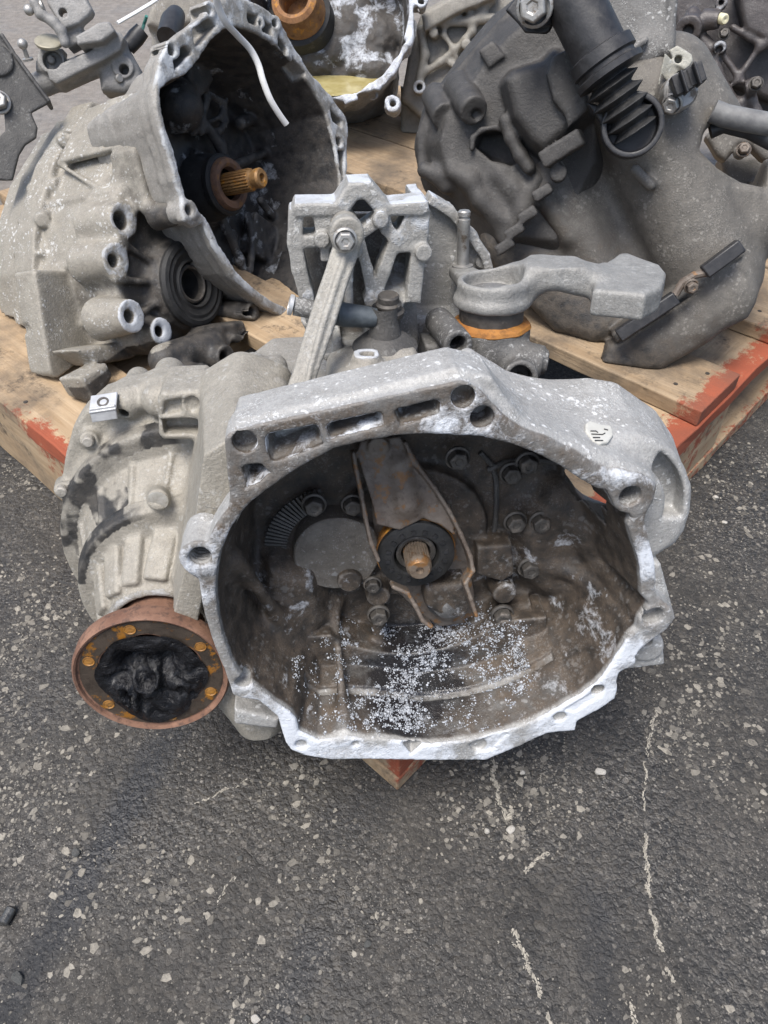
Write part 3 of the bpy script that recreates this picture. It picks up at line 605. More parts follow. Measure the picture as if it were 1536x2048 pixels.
# lower step of the bell
def lip(X, Y, Z):
    r = np.sqrt((X - cx) ** 2 + (Y - cy) ** 2); return np.maximum(np.maximum(.1015 - r, Z + .066), np.maximum(Y - .078, -.11 - Z))
c.fn(lip, (-.085, .01, -.11), (.115, .082, -.06), k=.0012)
def groove(X, Y, Z): d2_ = sdpoly(ho, X, Y) + .2 * -Z; return np.maximum(np.abs(d2_) - .0022, np.maximum(np.abs(Z + .042) - .0035, Y - .06))
c.fn(groove, (-.085, .0, -.05), (.115, .062, -.03), k=.001, op='cut')
for x, y in ((757, 1195), (1010, 1190), (700, 1165)): c.cyl(q(x, y, -.076), .026, .0095, .012, k=.006)
for x, y in ((755, 1235), (1005, 1245)): c.caps(q(x, y - 20, -.084), q(x + 3, y + 45, -.084), .0075, .005, k=.006)
c.poly(qs([(955, 1095), (1025, 1090), (1030, 1150), (1005, 1165), (985, 1160), (955, 1150)], -.078), B, -.078, r=.003, k=.004)
c.poly(qs([(850, 1175), (930, 1170), (945, 1215), (930, 1240), (880, 1235), (850, 1215)], -.066), B, -.066, r=.006, k=.006)
for k_ in range(5): pass
c.rough(.0003, 160)
def bell_attr(V, g):
    d2 = sdpoly(ho, V[:, 0], V[:, 1]); inside = np.clip((-V[:, 2] - .002) / .004, 0, 1) * np.clip((.001 - (d2 + .2 * -V[:, 2]) + .003) / .003, 0, 1) * (V[:, 2] > -.1055)
    face = np.clip((V[:, 2] + .0030) / .002, 0, 1); pocket = ((V[:, 2] > -.021) & (V[:, 1] > .22) & (d2 > .001) & (V[:, 2] < -.0005) & (V[:, 0] < .062) & (sdpoly(fl, V[:, 0], V[:, 1]) < -.0025)).astype(float)
    low = np.clip((.085 - V[:, 1]) / .05, 0, 1); n = fbm(V, 40, 3)
    fn = fbm(V * [1, 1, 1], 22, 3)
    vn = np.clip(V[:, 1] / .3, 0, 1)
    ox = face * np.clip(.66 - .52 * vn + (fn - .5) * 1.5, .03, .85) + pocket * np.clip(.15 + (n - .45) * 2.0, 0, .8) + inside * np.clip(low * .16 + (fbm(V * [1, 1, .35] + 2, 60, 4) - .48) * 1.8, 0, .27) * np.clip(fbm(V + 3, 16, 3) * 1.9 - .25, 0, 1.1) * np.clip((.20 - V[:, 1]) / .06, 0, 1)
    gr = inside * np.clip(1.0 - low * .18 + (n - .5) * .3, .35, 1) + face * np.clip(.20 + .65 * vn + (fn - .5) * .6, 0, .72) + pocket * np.clip(.75 + (n - .5), 0, 1)  # upper flange pockets darkened as a whole, uneven by noise
    oil = inside * np.clip((.068 - V[:, 1]) / .02, 0, 1) * np.clip(1.2 - np.abs(V[:, 0] - .012) / .075, 0, 1) * np.clip(fbm(V + 7, 22, 3) * 2.2 - .45, 0, 1)
    return {'oxide': np.clip(ox, 0, 1), 'grime_shade': np.clip(gr, 0, 1), 'oil': oil}
M_bell = mat_cast('bell_aluminium', (.33, .325, .31), (.43, .425, .41), (.23, .222, .205), speck=.98, metal=.12, speckc=(.60, .605, .60), grime_shade=(.030, .0245, .0195), oxcol=(.58, .605, .64))
bell = c.build('bell_housing', M_bell, g1, bell_attr, label='bell housing with a crusty white rim and a dark greasy inside')
bellV, bellG = c.V, c.G
# white corrosion beads on the bell's floor
sel = np.nonzero((bellV[:, 2] < -.006) & (bellV[:, 2] > -.099) & (np.hypot(bellV[:, 0] - cx, bellV[:, 1] - cy) < .142) & (bellV[:, 1] < .075) & (np.abs(bellV[:, 0] - .005) < .10))[0]
wt = fbm(bellV[sel], 45, 3); cl = fbm(bellV[sel] + 9, 18, 2); wv = np.clip((wt - .34) * 4, .08, 1) * np.clip((cl - .34) * 3, 0.12, 1) * np.clip(1.5 - np.abs(bellV[sel][:, 0] - .012) / .085, .05, 1); wv *= np.where(bellV[sel][:, 2] > -.075, 1, .8)
cc_ = RNG.choice(sel, 1500, replace=True, p=wv / wv.sum()); rep = np.clip(RNG.geometric(.13, len(cc_)), 1, 40); pk = np.repeat(cc_, rep); sprd = np.repeat(RNG.uniform(.0008, .0030, len(cc_)), rep)
oct_v = np.array([(1, 0, 0), (-1, 0, 0), (0, 1, 0), (0, -1, 0), (0, 0, 1), (0, 0, -1)], float); oct_f = np.array([(0, 2, 4), (2, 1, 4), (1, 3, 4), (3, 0, 4), (2, 0, 5), (1, 2, 5), (3, 1, 5), (0, 3, 5)])
ico = bmesh.new(); bmesh.ops.create_icosphere(ico, subdivisions=1, radius=1); iv = np.array([v.co[:] for v in ico.verts]); ifc = np.array([[v.index for v in f.verts] for f in ico.faces]); ico.free()
tg = RNG.normal(0, 1, (len(pk), 3)) * sprd[:, None]; tg -= bellG[pk] * (tg * bellG[pk]).sum(1)[:, None]; bp = bellV[pk] + tg; rad = np.clip(np.exp(RNG.normal(-7.75, .45, len(pk))), .00018, .0013)
BV = (bp[:, None, :] + iv[None] * rad[:, None, None]).reshape(-1, 3); BF = (ifc[None] + (np.arange(len(pk)) * len(iv))[:, None, None]).reshape(-1, 3)
M_bead = mat_stone('corrosion_beads', (.22, .235, .26), (.52, .545, .58))
link('corrosion_beads', npmesh('corrosion_beads', BV, BF), M_bead, bell, G1)['kind'] = 'stuff'
# ------------------------------------------------------------------ inside the bell
def hexbolt(parent, fr, p, r, ax=(0, 0, 1), mat=None, h=None, washer=True, name='bolt', rot=None):
    """hex head on a washer, p local, head towards ax"""
    ax = np.array(ax, float); ax /= np.linalg.norm(ax); h = h or r * 1.1; b = MB(); u = np.array([1, 0, 0]) if abs(ax[0]) < .9 else np.array([0, 1, 0]); a0 = random.uniform(0, 1) if rot is None else rot
    u = u - ax * (u @ ax); u /= np.linalg.norm(u); v = np.cross(ax, u); u = u * math.cos(a0) + v * math.sin(a0)
    if washer: b.lathe(p, ax, [(0, -.001), (r * 1.32, -.001), (r * 1.32, r * .18), (r * 1.1, r * .3)], 20)
    b.lathe(p, ax, [(r, r * .1), (r, h), (r * .86, h * 1.12), (r * .45, h * 1.12), (r * .4, h * 1.02), (0, h * 1.02)], 6, u=u)
    return b.build(name, mat or M_dsteel, parent, fr=fr, bevel=r * .06)
for x, y, r in ((628, 1008, .0072), (705, 1008, .0068), (745, 1168, .0056), (757, 1228, .0072), (915, 915, .0072), (1054, 925, .0072), (1022, 945, .007), (1030, 1042, .0072), (1080, 1042, .0072), (1058, 1134, .0074), (1004, 1228, .0075)):
    w = -.082 if y < 1060 or x > 1020 else -.075
    hexbolt(g1, G1, q(x, y, w), r, (0, 0, 1), h=r * 1.0)
# raised cover curves at the right
b = MB(); b.tube([q(x, y, -.0985) for x, y in ((960, 905), (985, 930), (992, 960), (993, 1000), (990, 1050), (985, 1072))], .0022, 8); b.build('cover_rib', M_soot, g1, fr=G1)
b = MB(); b.tube([q(x, y, -.0975) for x, y in ((975, 940), (1010, 925), (1055, 918), (1120, 925))], .0024, 8); b.build('cover_rib', M_soot, g1, fr=G1)
# round cover disc with its serrated ring
M_cover = mat_cast('cover_plate', (.105, .093, .078), (.15, .134, .114), (.066, .058, .049), speck=.45, metal=.1, speckc=(.45, .46, .47))
b = MB(); dc = q(674, 1108, -.082); 
b.lathe(dc, (0, 0, 1), [(0.0335, -.018), (.0335, .000), (.0325, .0012), (.0318, .0014), (0, .0014)], 56, fn=lambda th, i: 1 + .06 * math.exp(-((th - 5.35) / .2) ** 2) + .05 * math.exp(-((th - 3.9) / .15) ** 2))
b.build('cover_disc', M_cover, g1, fr=G1)
b = MB(); rc = q(672, 1095, -.092)
for i in range(34):
    th = 1.75 + i * .065; dv = np.array([math.cos(th), math.sin(th), 0]); b.box(rc + dv * .047, dv, np.cross((0, 0, 1), dv), (0, 0, 1), .0085, .0009, .0012)
b.build('serrated_ring', M_soot, g1, smooth=False, fr=G1)
# release fork
c = Cast(G1, (-.05, .05, -.105), (.09, .30, -.02), .0011)
ft = q(770, 872, -.088); fb = q(835, 1095, -.066)
sp_ = [(712, 905), (722, 880), (800, 872), (822, 905), (858, 950), (893, 1020), (912, 1072), (880, 1050), (845, 1035), (800, 1060), (752, 1048), (745, 1010), (728, 955)]
pl = [q(x, y, -.088 + (y - 872) / 223 * .030) for x, y in sp_]
o0 = q(800, 960, -.076); uu = (q(880, 1000, -.070) - q(730, 1000, -.070)); uu /= np.linalg.norm(uu); vv = q(800, 872, -.088) - q(800, 1090, -.0587); vv -= uu * (uu @ vv); vv /= np.linalg.norm(vv)
pl2 = [((p - o0) @ uu, (p - o0) @ vv) for p in pl]
c.opoly(pl2, o0, uu, vv, -.0012, .0012, r=.001, k=.001)
ww = np.cross(uu, vv)
def on(x, y, h=0.0):
    r = ray(x, y); P0 = G1.wor(o0 + ww * h); nW = G1.U * ww[0] + G1.V * ww[1] + G1.W * ww[2]; t = ((P0 - _CP) @ nW) / (r @ nW); return G1.loc(_CP + r * t)
for side in ([(707, 905), (712, 940), (722, 985), (730, 1030), (742, 1085), (757, 1120)], [(810, 885), (830, 925), (868, 975), (898, 1022), (920, 1065), (940, 1112), (945, 1140), (930, 1165), (940, 1195), (952, 1230)], [(785, 1172), (815, 1185), (830, 1210), (845, 1240), (862, 1252)]):
    P = [on(x, y, .004) for x, y in side]
    for a_, b_ in zip(P[:-1], P[1:]):
        d = b_ - a_; L = np.linalg.norm(d); c.obox((a_ + b_) / 2 - ww * .004, d, ww, L / 2 + .001, .0075, .0016, k=.0015, r=.001)
c.poly(qs([(742, 1000), (900, 1010), (935, 1110), (948, 1180), (952, 1232), (930, 1248), (880, 1255), (840, 1228), (790, 1180), (752, 1105)], -.086), -.089, -.0865, r=.001, k=.002); c.ell(q(895, 1205, -.086), .012, .016, .010, k=.008)
c.cyl(on(757, 895, .004), .006, .0075, k=.003); c.caps(on(800, 930), on(815, 1010), .006, .008, k=.01)
c.rough(.00025, 220); c.build('release_fork', M_rustfork, g1, label='rusty pressed-steel release fork')
# release bearing: rusty carrier ring behind a black ring with notches
bc = np.array([cx, cy, -.064]); BR = .0295
b = MB(); b.lathe(bc, (0, 0, 1), [(.022, -.022), (.0285, -.018), (.0295, -.010), (.0305, -.0085), (.0305, -.0055), (.0295, -.0045), (.021, -.0045)], 56); b.build('bearing_carrier', M_rusty2, g1, fr=G1)
b = MB(); b.lathe(bc, (0, 0, 1), [(.0165, -.018), (.0165, -.0065), (.0172, -.001), (.0185, .0), (.0275, .0), (.0293, -.0012), (.0297, -.0045), (.029, -.0055), (.0165, -.018)], 64)
ring = b.build('release_bearing', M_rubber, g1, fr=G1, label='black release bearing with notched face')
for i in range(16):
    th = i * 2 * math.pi / 16 + .12; dv = np.array([math.cos(th), math.sin(th), 0]); nb = MB(); nb.box(bc + dv * .0222 + [0, 0, .0003], dv, np.cross((0, 0, 1), dv), (0, 0, 1), .0017, .0014, .0009); nb.build('notch_tooth', M_black, ring, smooth=False, fr=G1)
b = MB(); b.lathe(bc, (0, 0, 1), [(.0113, -.03), (.0113, -.005), (.0135, -.004), (.0152, -.0045), (.0152, -.018)], 40); b.build('guide_sleeve', M_dsteel, g1, fr=G1)
# input shaft with splines
sh = np.array([cx, cy, -.046]); b = MB(); ns = 26
b.lathe(sh, (0, 0, 1), [(.0095, -.035), (.0098, -.010), (.0098, -.0075)], ns * 4, fn=lambda th, i: 1.0 if int(round(th / (2 * math.pi) * ns * 4)) % 4 < 2 else .90)
b.lathe(sh, (0, 0, 1), [(.0095, -.0078), (.0098, -.007), (.0094, -.003), (.0075, .0), (.003, .0), (.0022, -.003), (0, -.003)], 40)
shaft = b.build('input_shaft', mat_rust('shaft_steel', (.20, .15, .11), (.30, .25, .20), (.09, .06, .04), (.34, .15, .03), .6, .45, .5), g1, fr=G1, label='splined input shaft with a centre hole')
# pivot ball boot under the bearing
b = MB(); pc = q(900, 1205, -.072); b.lathe(pc, (.1, .1, 1), [(.018, -.02), (.0185, -.008), (.014, .002), (.006, .006), (0, .006)], 32); b.build('pivot_boot', mat_cast('boot', (.06, .058, .058), (.10, .098, .095), (.04, .038, .036), speck=.3, metal=0), g1, fr=G1)
# ------------------------------------------------------------------ front gearbox: differential side
OA = q(303, 1355, -.030); NA = np.array([OA[0], OA[1]]); BC = np.array([-.166, .112])
c = Cast(G1, (-.305, -.005, -.255), (-.05, .285, -.045), .0016)
def ocone(w0, w1, c0, c1, r0, r1, rd=.002):
    def f(X, Y, Z):
        t = np.clip((Z - w0) / (w1 - w0), 0, 1); d = np.sqrt((X - (c0[0] + (c1[0] - c0[0]) * t)) ** 2 + (Y - (c0[1] + (c1[1] - c0[1]) * t)) ** 2) - (r0 + (r1 - r0) * t)
        return _ext(d * .8, np.abs(Z - (w0 + w1) / 2) - abs(w1 - w0) / 2, rd)
    m = max(r0, r1) + .002; lo = [min(c0[0], c1[0]) - m, min(c0[1], c1[1]) - m, min(w0, w1)]; hi = [max(c0[0], c1[0]) + m, max(c0[1], c1[1]) + m, max(w0, w1)]
    return f, lo, hi
lc = lambda t: NA + (BC - NA) * t
c.fn(*ocone(-.125, -.078, lc(.5), NA, .064, .0425), k=.001)              # lower tier
c.fn(*ocone(-.172, -.122, BC, lc(.5), .101, .074), k=.003)                 # upper tier
c.fn(*ocone(-.19, -.158, BC, BC, .118, .113, .003), k=.002)               # joint ring
c.fn(*ocone(-.129, -.114, lc(.5), lc(.5), .0835, .080, .002), k=.003)      # step ridge
# plate of the gear case joint
c.poly(qs([(132, 985), (122, 965), (132, 905), (146, 855), (165, 825), (205, 790), (300, 762), (430, 768), (520, 790), (560, 810), (480, 1000), (250, 1100)], -.18), -.205, -.178, r=.004, k=.006)
# wall joining towards the bell flange
c.poly(qs([(420, 870), (470, 840), (540, 860), (470, 1010), (420, 1090), (400, 1190), (360, 1180), (400, 1020)], -.07), -.16, -.03, r=.006, k=.010, taper=-.12)
c.poly(qs([(420, 1150), (470, 1180), (480, 1380), (430, 1290)], -.04), -.09, -.03, r=.004, k=.006)
c.caps(q(425, 1300, -.06), q(520, 1430, -.06), .022, k=.01)
# flutes and ribs on the cone
def gen(th, wa, wb, ra, rb, k=.006):
    def pt(w):
        if w < -.122: t = (w + .172) / .05; ce = BC + (lc(.5) - BC) * t; r = .101 + (.074 - .101) * t
        else: t = (w + .125) / .047; ce = lc(.5) + (NA - lc(.5)) * t; r = .066 + (.0425 - .066) * t
        return np.array([ce[0] + r * math.cos(th), ce[1] + r * math.sin(th), w])
    if ra > .005:
        a_, b_ = pt(wa), pt(wb); tn = np.array([-math.sin(th), math.cos(th), 0]); c.obox((a_ + b_) / 2, b_ - a_, tn, np.linalg.norm(b_ - a_) / 2 + .004, ra * .95, ra * .62, k=.0025, r=.003)
    else: c.caps(pt(wa), pt(wb), ra, rb, k=k)
for d, ra in ((88, .011), (112, .009), (132, .010), (155, .010), (180, .009), (62, .013)): gen(math.radians(d), -.121, -.088, ra * .9, ra * .65, .002)
for d in (70, 92, 112, 135, 160): gen(math.radians(d), -.168, -.126, .0028, .0024, .002)
c.cone(q(318, 985, -.150), q(316, 1000, -.108), .0085, .0082, k=.004)      # boss with flat end
c.cone(q(190, 1120, -.19), q(185, 1150, -.145), .008, .0075, k=.005); c.cone(q(128, 968, -.22), q(124, 980, -.165), .0075, .0065, k=.006)
c.cone(q(182, 872, -.20), q(178, 880, -.168), .009, .007, k=.006)
c.caps(q(190, 1170, -.16), q(235, 1240, -.13), .006, k=.006); c.caps(q(150, 1080, -.17), q(235, 1235, -.11), .004, k=.006)
# bosses pointing back
for x, y, w, L, r in ((258, 806, -.178, .048, .0115), (322, 800, -.172, .055, .0145), (190, 850, -.19, .03, .010)):
    p = q(x, y, w); c.caps(p, p - [0, 0, L], r, r * .9, k=.008)
# square lug with two recesses
lg = qs([(314, 800), (322, 786), (400, 782), (414, 792), (417, 872), (408, 884), (325, 882), (316, 872)], -.135)
c.poly(lg, -.19, -.135, r=.005, k=.004)
c.poly(qs([(322, 840), (400, 838), (402, 868), (328, 870)], -.135), -.15, -.12, r=.002, k=.002, op='cut'); c.poly(qs([(330, 805), (362, 800), (362, 826), (326, 830)], -.135), -.141, -.12, r=.002, k=.004, op='cut'); c.cyl(q(384, 815, -.13), .008, .0062, k=.001, op='cut')
# bore of the output
c.cyl((NA[0], NA[1], -.07), .05, .0385, k=.001, op='cut'); c.cyl(q(242, 838, -.16), .03, .0045, k=.001, op='cut')
c.rough(.00025, 120)
def diff_attr(V, g):
    n = fbm(V, 60, 3); r = np.hypot(V[:, 0] - BC[0], V[:, 1] - BC[1]); ang = np.degrees(np.arctan2(V[:, 1] - BC[1], V[:, 0] - BC[0]))
    a1 = np.clip((n - .40) * 6, 0, 1)
    r2 = np.hypot(V[:, 0] - lc(.5)[0], V[:, 1] - lc(.5)[1])
    lip_ = ((V[:, 2] < -.150) & (V[:, 2] > -.170) & (r > .099) & (r < .1155)).astype(float) * np.clip((ang - 84) / 8, 0, 1)
    lip2 = ((V[:, 2] < -.110) & (V[:, 2] > -.128) & (r2 > .074) & (r2 < .086)).astype(float) * np.clip((ang - 112) / 10, 0, 1)
    pan = ((V[:, 2] < -.120) & (V[:, 2] > -.165) & (ang > 122) & (ang < 150)).astype(float)
    rim = ((V[:, 2] > -.083) & (np.hypot(V[:, 0] - NA[0], V[:, 1] - NA[1]) < .0445)).astype(float)
    side = np.clip((-.115 - V[:, 0]) / -.03, 0, 1) * np.clip((.12 - V[:, 1]) / .05, 0, 1)
    return {'grime_shade': np.clip(lip_ * np.clip(a1 + .3, 0, 1) + lip2 * np.clip(a1 + .35, 0, 1) + pan * np.clip(a1 * 1.2 - .15, 0, 1) * (fbm(V + 2, 25, 2) > .42) + rim * .3 + side * .7 * a1, 0, 1), 'oxide': side * .4 + rim * .3}
c.build('differential_case', mat_cast('diff_aluminium', (.27, .25, .21), (.35, .325, .275), (.18, .162, .13), speck=.4, metal=.08, grime_shade=(.014, .014, .014)), g1, diff_attr, label='beige differential case with flutes and black sealant')
# sealed bright clip, bolts of the case
b = MB(); zc = q(207, 806, -.165); b.box(zc, (1, .1, 0), (0, .45, -.9), (0, .9, .45), .0105, .0085, .0012); b.box(zc + [0, -.006, .006], (1, .1, 0), (0, 1, 0), (0, 0, 1), .0100, .006, .0012); zo = b.build('spring_clip', M_zinc, g1, bevel=.0008, fr=G1)
b = MB(); b.lathe(zc + np.array([0, .9, .45]) * .0012, (0, .9, .45), [(.0046, 0), (.0046, .0006), (.003, .0006), (.0028, -.0005), (0, -.0006)], 24); b.build('threaded_hole', M_dsteel, zo, fr=G1)
for x, y, w, r in ((177, 882, -.166, .0045), (124, 982, -.163, .0048)): 
    b = MB(); b.lathe(q(x, y, w), (0, 0, 1), [(r, -.003), (r, .002), (r * .75, .0032), (0, .0032)], 24); b.build('dowel', M_alu, g1, fr=G1)
b = MB(); b.lathe(q(316, 1001, -.1075), (0, 0, 1), [(.0078, 0), (.0078, .0006), (.006, .001), (0, .0006)], 28); b.build('plug', mat_simple('bright_plug', (.40, .38, .33), (.55, .53, .49), 200, .35, .5), g1, fr=G1)
# ------------------------------------------------------------------ output flange, rusted, with torn greasy boot
of = MB(); ax = (0, 0, 1); R = .0580
of.lathe((NA[0], NA[1], -.030), ax, [(.034, -.062), (.0345, -.040), (.0375, -.024), (.046, -.0165), (.0545, -.0160), (R * .985, -.0150), (R, -.013), (R, -.004), (R * .985, -.0012), (R * .965, 0), (R * .94, -.0008), (R * .925, -.003), (R * .90, -.0035), (.0385, -.0035), (.0372, -.005), (.036, -.02), (.02, -.024), (0, -.024)], 96,
         fn=lambda th, i: 1 + (.035 * math.cos(6 * th + .4) if i in (13, 14) else 0))
outf = of.build('output_flange', M_rust, g1, fr=G1, label='rusty brown output flange with six bolt holes')
b = MB(); b.lathe((NA[0], NA[1], -.030), ax, [(.0525, -.0036), (.0522, -.0030), (.0395, -.0030), (.0388, -.0036)], 96, fn=lambda th, i: 1 + (.035 * math.cos(6 * th + .4) if i >= 2 else 0))
fface = b.build('flange_face', mat_rust('flange_face', (.045, .036, .028), (.085, .065, .05), (.03, .022, .018), (.36, .15, .015), .75, .4, .3), outf, fr=G1)
M_thread = mat_rust('rusty_thread', (.17, .075, .016), (.34, .165, .035), (.03, .02, .014), br=.4, rough=.5)
for x, y in ((262, 1272), (393, 1303), (430, 1391), (221, 1411), (174, 1328), (343, 1440)):
    p = q(x, y, -.030); d = np.array([p[0] - NA[0], p[1] - NA[1]]); d = d / np.linalg.norm(d) * .0463; b = MB()
    b.lathe((NA[0] + d[0], NA[1] + d[1], -.0326), ax, [(.0044, -.0002), (.0043, .0003), (.0038, .0003), (.0034, -.0002), (.0030, .0000), (.0012, -.0001), (0, -.0002)], 20); b.build('bolt_hole', M_thread, outf, fr=G1)
V = []; F = []; nr, na = 30, 96
for i in range(nr + 1):
    for j in range(na):
        r = .0402 * i / nr; th = 2 * math.pi * j / na; edge = 1 + (.035 * math.cos(6 * th + .4)) * (i / nr) ** 4
        V.append((NA[0] + r * edge * math.cos(th), NA[1] + r * edge * math.sin(th), 0))
V = np.array(V); rr = np.hypot(V[:, 0] - NA[0], V[:, 1] - NA[1]) / .0392; P = V * [1, 1, 0]; wp = P + np.c_[fbm(P, 50, 2), fbm(P + 5, 50, 2), 0 * rr] * .03
rid = 1 - np.abs(fbm(wp, 62, 3) * 2 - 1) * 2.0; low = np.clip((NA[1] + .010 - V[:, 1]) / .03, 0, 1)
cav = np.exp(-(((V[:, 0] - NA[0] + .012) / .012) ** 2 + ((V[:, 1] - NA[1] - .010) / .011) ** 2)) + np.exp(-(((V[:, 0] - NA[0] - .013) / .010) ** 2 + ((V[:, 1] - NA[1] - .008) / .010) ** 2))
V[:, 2] = -.0322 - .013 * np.clip(cav, 0, 1) - .004 * (1 - rr ** 2) * (1 - low) + (rid - .25) * .0095 * (.35 + .65 * low) * np.clip((1 - rr) * 7, .2, 1) + low * .003 * (1 - rr)
spill = np.clip((NA[1] - .018 - V[:, 1]) / .02, 0, 1) * np.clip(1 - np.abs(V[:, 0] - NA[0] + .002) / .026, 0, 1); sc2 = 1 + spill * .26 * rr; V[:, 0] = NA[0] + (V[:, 0] - NA[0]) * sc2; V[:, 1] = NA[1] + (V[:, 1] - NA[1]) * sc2; V[:, 2] += spill * rr * .0022
F = [(i * na + j, i * na + (j + 1) % na, (i + 1) * na + (j + 1) % na, (i + 1) * na + j) for i in range(nr) for j in range(na)]
link('torn_boot', npmesh('torn_boot', V, F), M_grease, outf, G1, 'crumpled black greasy boot inside the flange')
# ------------------------------------------------------------------ rear case, behind the bell
c = Cast(G1, (-.175, .0, -.30), (.20, .335, -.08), .0026)
c.poly([(-.15, .02), (-.16, .15), (-.13, .225), (-.09, .252), (.05, .252), (.085, .225), (.10, .1), (.08, .02)], -.29, -.1065, r=.02, k=.006)
c.poly(qs([(430, 775), (520, 765), (580, 778), (590, 830), (430, 830)], -.14), -.16, -.14, r=.004, k=.005)
for x, y, w, L, r in ((500, 790, -.12, .055, .0125), (548, 785, -.13, .05, .0115), (470, 800, -.13, .03, .008)):
    p = q(x, y, w); c.caps(p, p - [0, 0, L], r, r * .85, k=.008)
# top blocks and the boss with a white machined top
c.poly(qs([(655, 770), (665, 748), (700, 735), (770, 728), (840, 735), (846, 770), (800, 800), (660, 810)], -.10), -.145, -.085, r=.006, k=.006)
bt = q(733, 706, -.105); c.cone(bt, bt - [0, .05, 0], .0105, .0125, k=.004)
c.poly(qs([(768, 712), (800, 700), (832, 705), (842, 730), (842, 765), (770, 770)], -.115), -.145, -.112, r=.008, k=.005)
c.cone(bt + [0, .003, 0], bt - [0, .02, 0], .0045, .0045, k=.001, op='cut')
c.rough(.0005, 90); c.clipz(.1445)
def case_attr(V, g): return {'oxide': (np.abs(V[:, 1] - bt[1]) < .0012) * (np.hypot(V[:, 0] - bt[0], V[:, 2] - bt[2]) < .0115) * .5}
c.build('gear_case', M_alu, g1, case_attr)
# ------------------------------------------------------------------ ribbed mount bracket on top
c = Cast(G1, (-.075, .225, -.26), (.125, .405, -.135), .0013)
def bar(pts, hw, w0, w1, k=.0015, r=.0015, w=None):
    w = w0 if w is None else w; P = [q(x, y, w) for x, y in pts]
    for a, b_ in zip(P[:-1], P[1:]):
        d = (b_ - a)[:2]; L = np.linalg.norm(d); d /= L; n = np.array([-d[1], d[0]]) * hw * 1.08; hw_ = hw; a2 = a[:2] - d * hw * .5; b2 = b_[:2] + d * hw * .5
        c.poly([tuple(a2 + n), tuple(b2 + n), tuple(b2 - n), tuple(a2 - n)], w0, w1, k=k, r=r)
w0, w1 = -.150, -.176
c.poly(qs([(584, 420), (588, 408), (684, 406), (684, 432), (592, 436)], -.148), -.182, -.148, r=.002); c.poly(qs([(766, 410), (856, 402), (860, 424), (845, 432), (770, 434)], -.148), -.182, -.148, r=.002)
bar([(682, 420), (706, 384), (736, 382), (768, 420)], .0052, -.148, -.182, r=.002)
for P, hw in (([(592, 428), (590, 490), (598, 540), (612, 590), (625, 640)], .0048), ([(590, 486), (662, 482)], .004), ([(638, 432), (647, 482)], .0038), ([(662, 430), (650, 482), (650, 520)], .003), ([(718, 480), (735, 540), (747, 605), (738, 680)], .0036), ([(793, 478), (770, 540), (750, 600)], .0042), ([(703, 500), (698, 560), (699, 620)], .0028), ([(768, 432), (774, 460), (792, 480), (815, 474), (832, 462), (850, 460)], .0042), ([(845, 430), (838, 500), (828, 600)], .005), ([(720, 470), (765, 440)], .0036), ([(800, 478), (822, 432)], .003), ([(785, 500), (838, 495)], .003), ([(700, 470), (684, 432)], .004)):
    bar(P, hw, w0, w1)
for x, y, r in ((644, 481, .0055), (762, 441, .0055), (711, 503, .005), (742, 603, .005), (848, 507, .006)): c.cyl(q(x, y, -.145), .02, r, k=.002)
bpl = qs([(845, 402), (868, 398), (900, 418), (945, 468), (972, 510), (985, 555), (985, 600), (930, 640), (828, 650), (815, 560), (830, 470)], -.232)
c.poly(bpl, -.242, -.232, r=.001, k=.003); bar([(862, 400), (900, 422), (942, 470), (970, 512), (982, 560)], .0035, -.222, -.246, w=-.226)
c.poly(qs([(590, 425), (845, 425), (835, 600), (760, 650), (640, 650), (600, 540)], -.192), -.197, -.191, r=.001, k=.004)        # web behind left cells, its colour darkened to stand for their shade
c.poly(qs([(760, 560), (830, 560), (838, 690), (720, 700)], -.18), -.20, -.176, r=.004, k=.006)
c.cone(q(790, 560, -.20), q(775, 620, -.15), .012, .011, k=.005)
for x, y in ((945, 475), (952, 562), (965, 525)): c.cyl(q(x, y, -.227), .012, .0052, k=.002)
c.poly(qs([(820, 640), (940, 640), (930, 700), (820, 720)], -.2), -.242, -.2, r=.003, k=.003)
for P in ([(846, 410), (846, 480)], [(840, 500), (832, 590)]): bar(P, .004, -.17, -.24)
for x, y in ((690, 690), (715, 700), (660, 705)): c.cyl(q(x, y, -.15), .03, .0075, k=.003)
c.poly(qs([(600, 640), (760, 640), (760, 720), (640, 720)], -.17), -.2, -.168, r=.004, k=.004)
c.poly(qs([(620, 640), (664, 640), (664, 690), (640, 690)], -.168), -.185, -.15, r=.002, k=.002, op='cut'); c.poly(qs([(680, 640), (728, 640), (728, 680), (682, 680)], -.168), -.185, -.15, r=.002, k=.002, op='cut')
c.rough(.0004, 130)
def br_attr(V, g):
    return {'oxide': np.clip((g[:, 1] > .8) * (V[:, 1] > .375) * .5 + (fbm(V, 40, 2) > .58) * .3, 0, 1), 'grime_shade': np.clip((V[:, 2] < -.184) * (V[:, 2] > -.2) * .62 * (V[:, 0] < .03), 0, 1)}  # shade of the cell bottoms painted into the web's colour
c.build('mount_bracket', mat_cast('bracket_aluminium', (.28, .272, .252), (.38, .37, .345), (.18, .172, .155), speck=.9, metal=.12, grime_shade=(.05, .048, .046)), g1, br_attr, label='ribbed cast mount bracket with open cells')
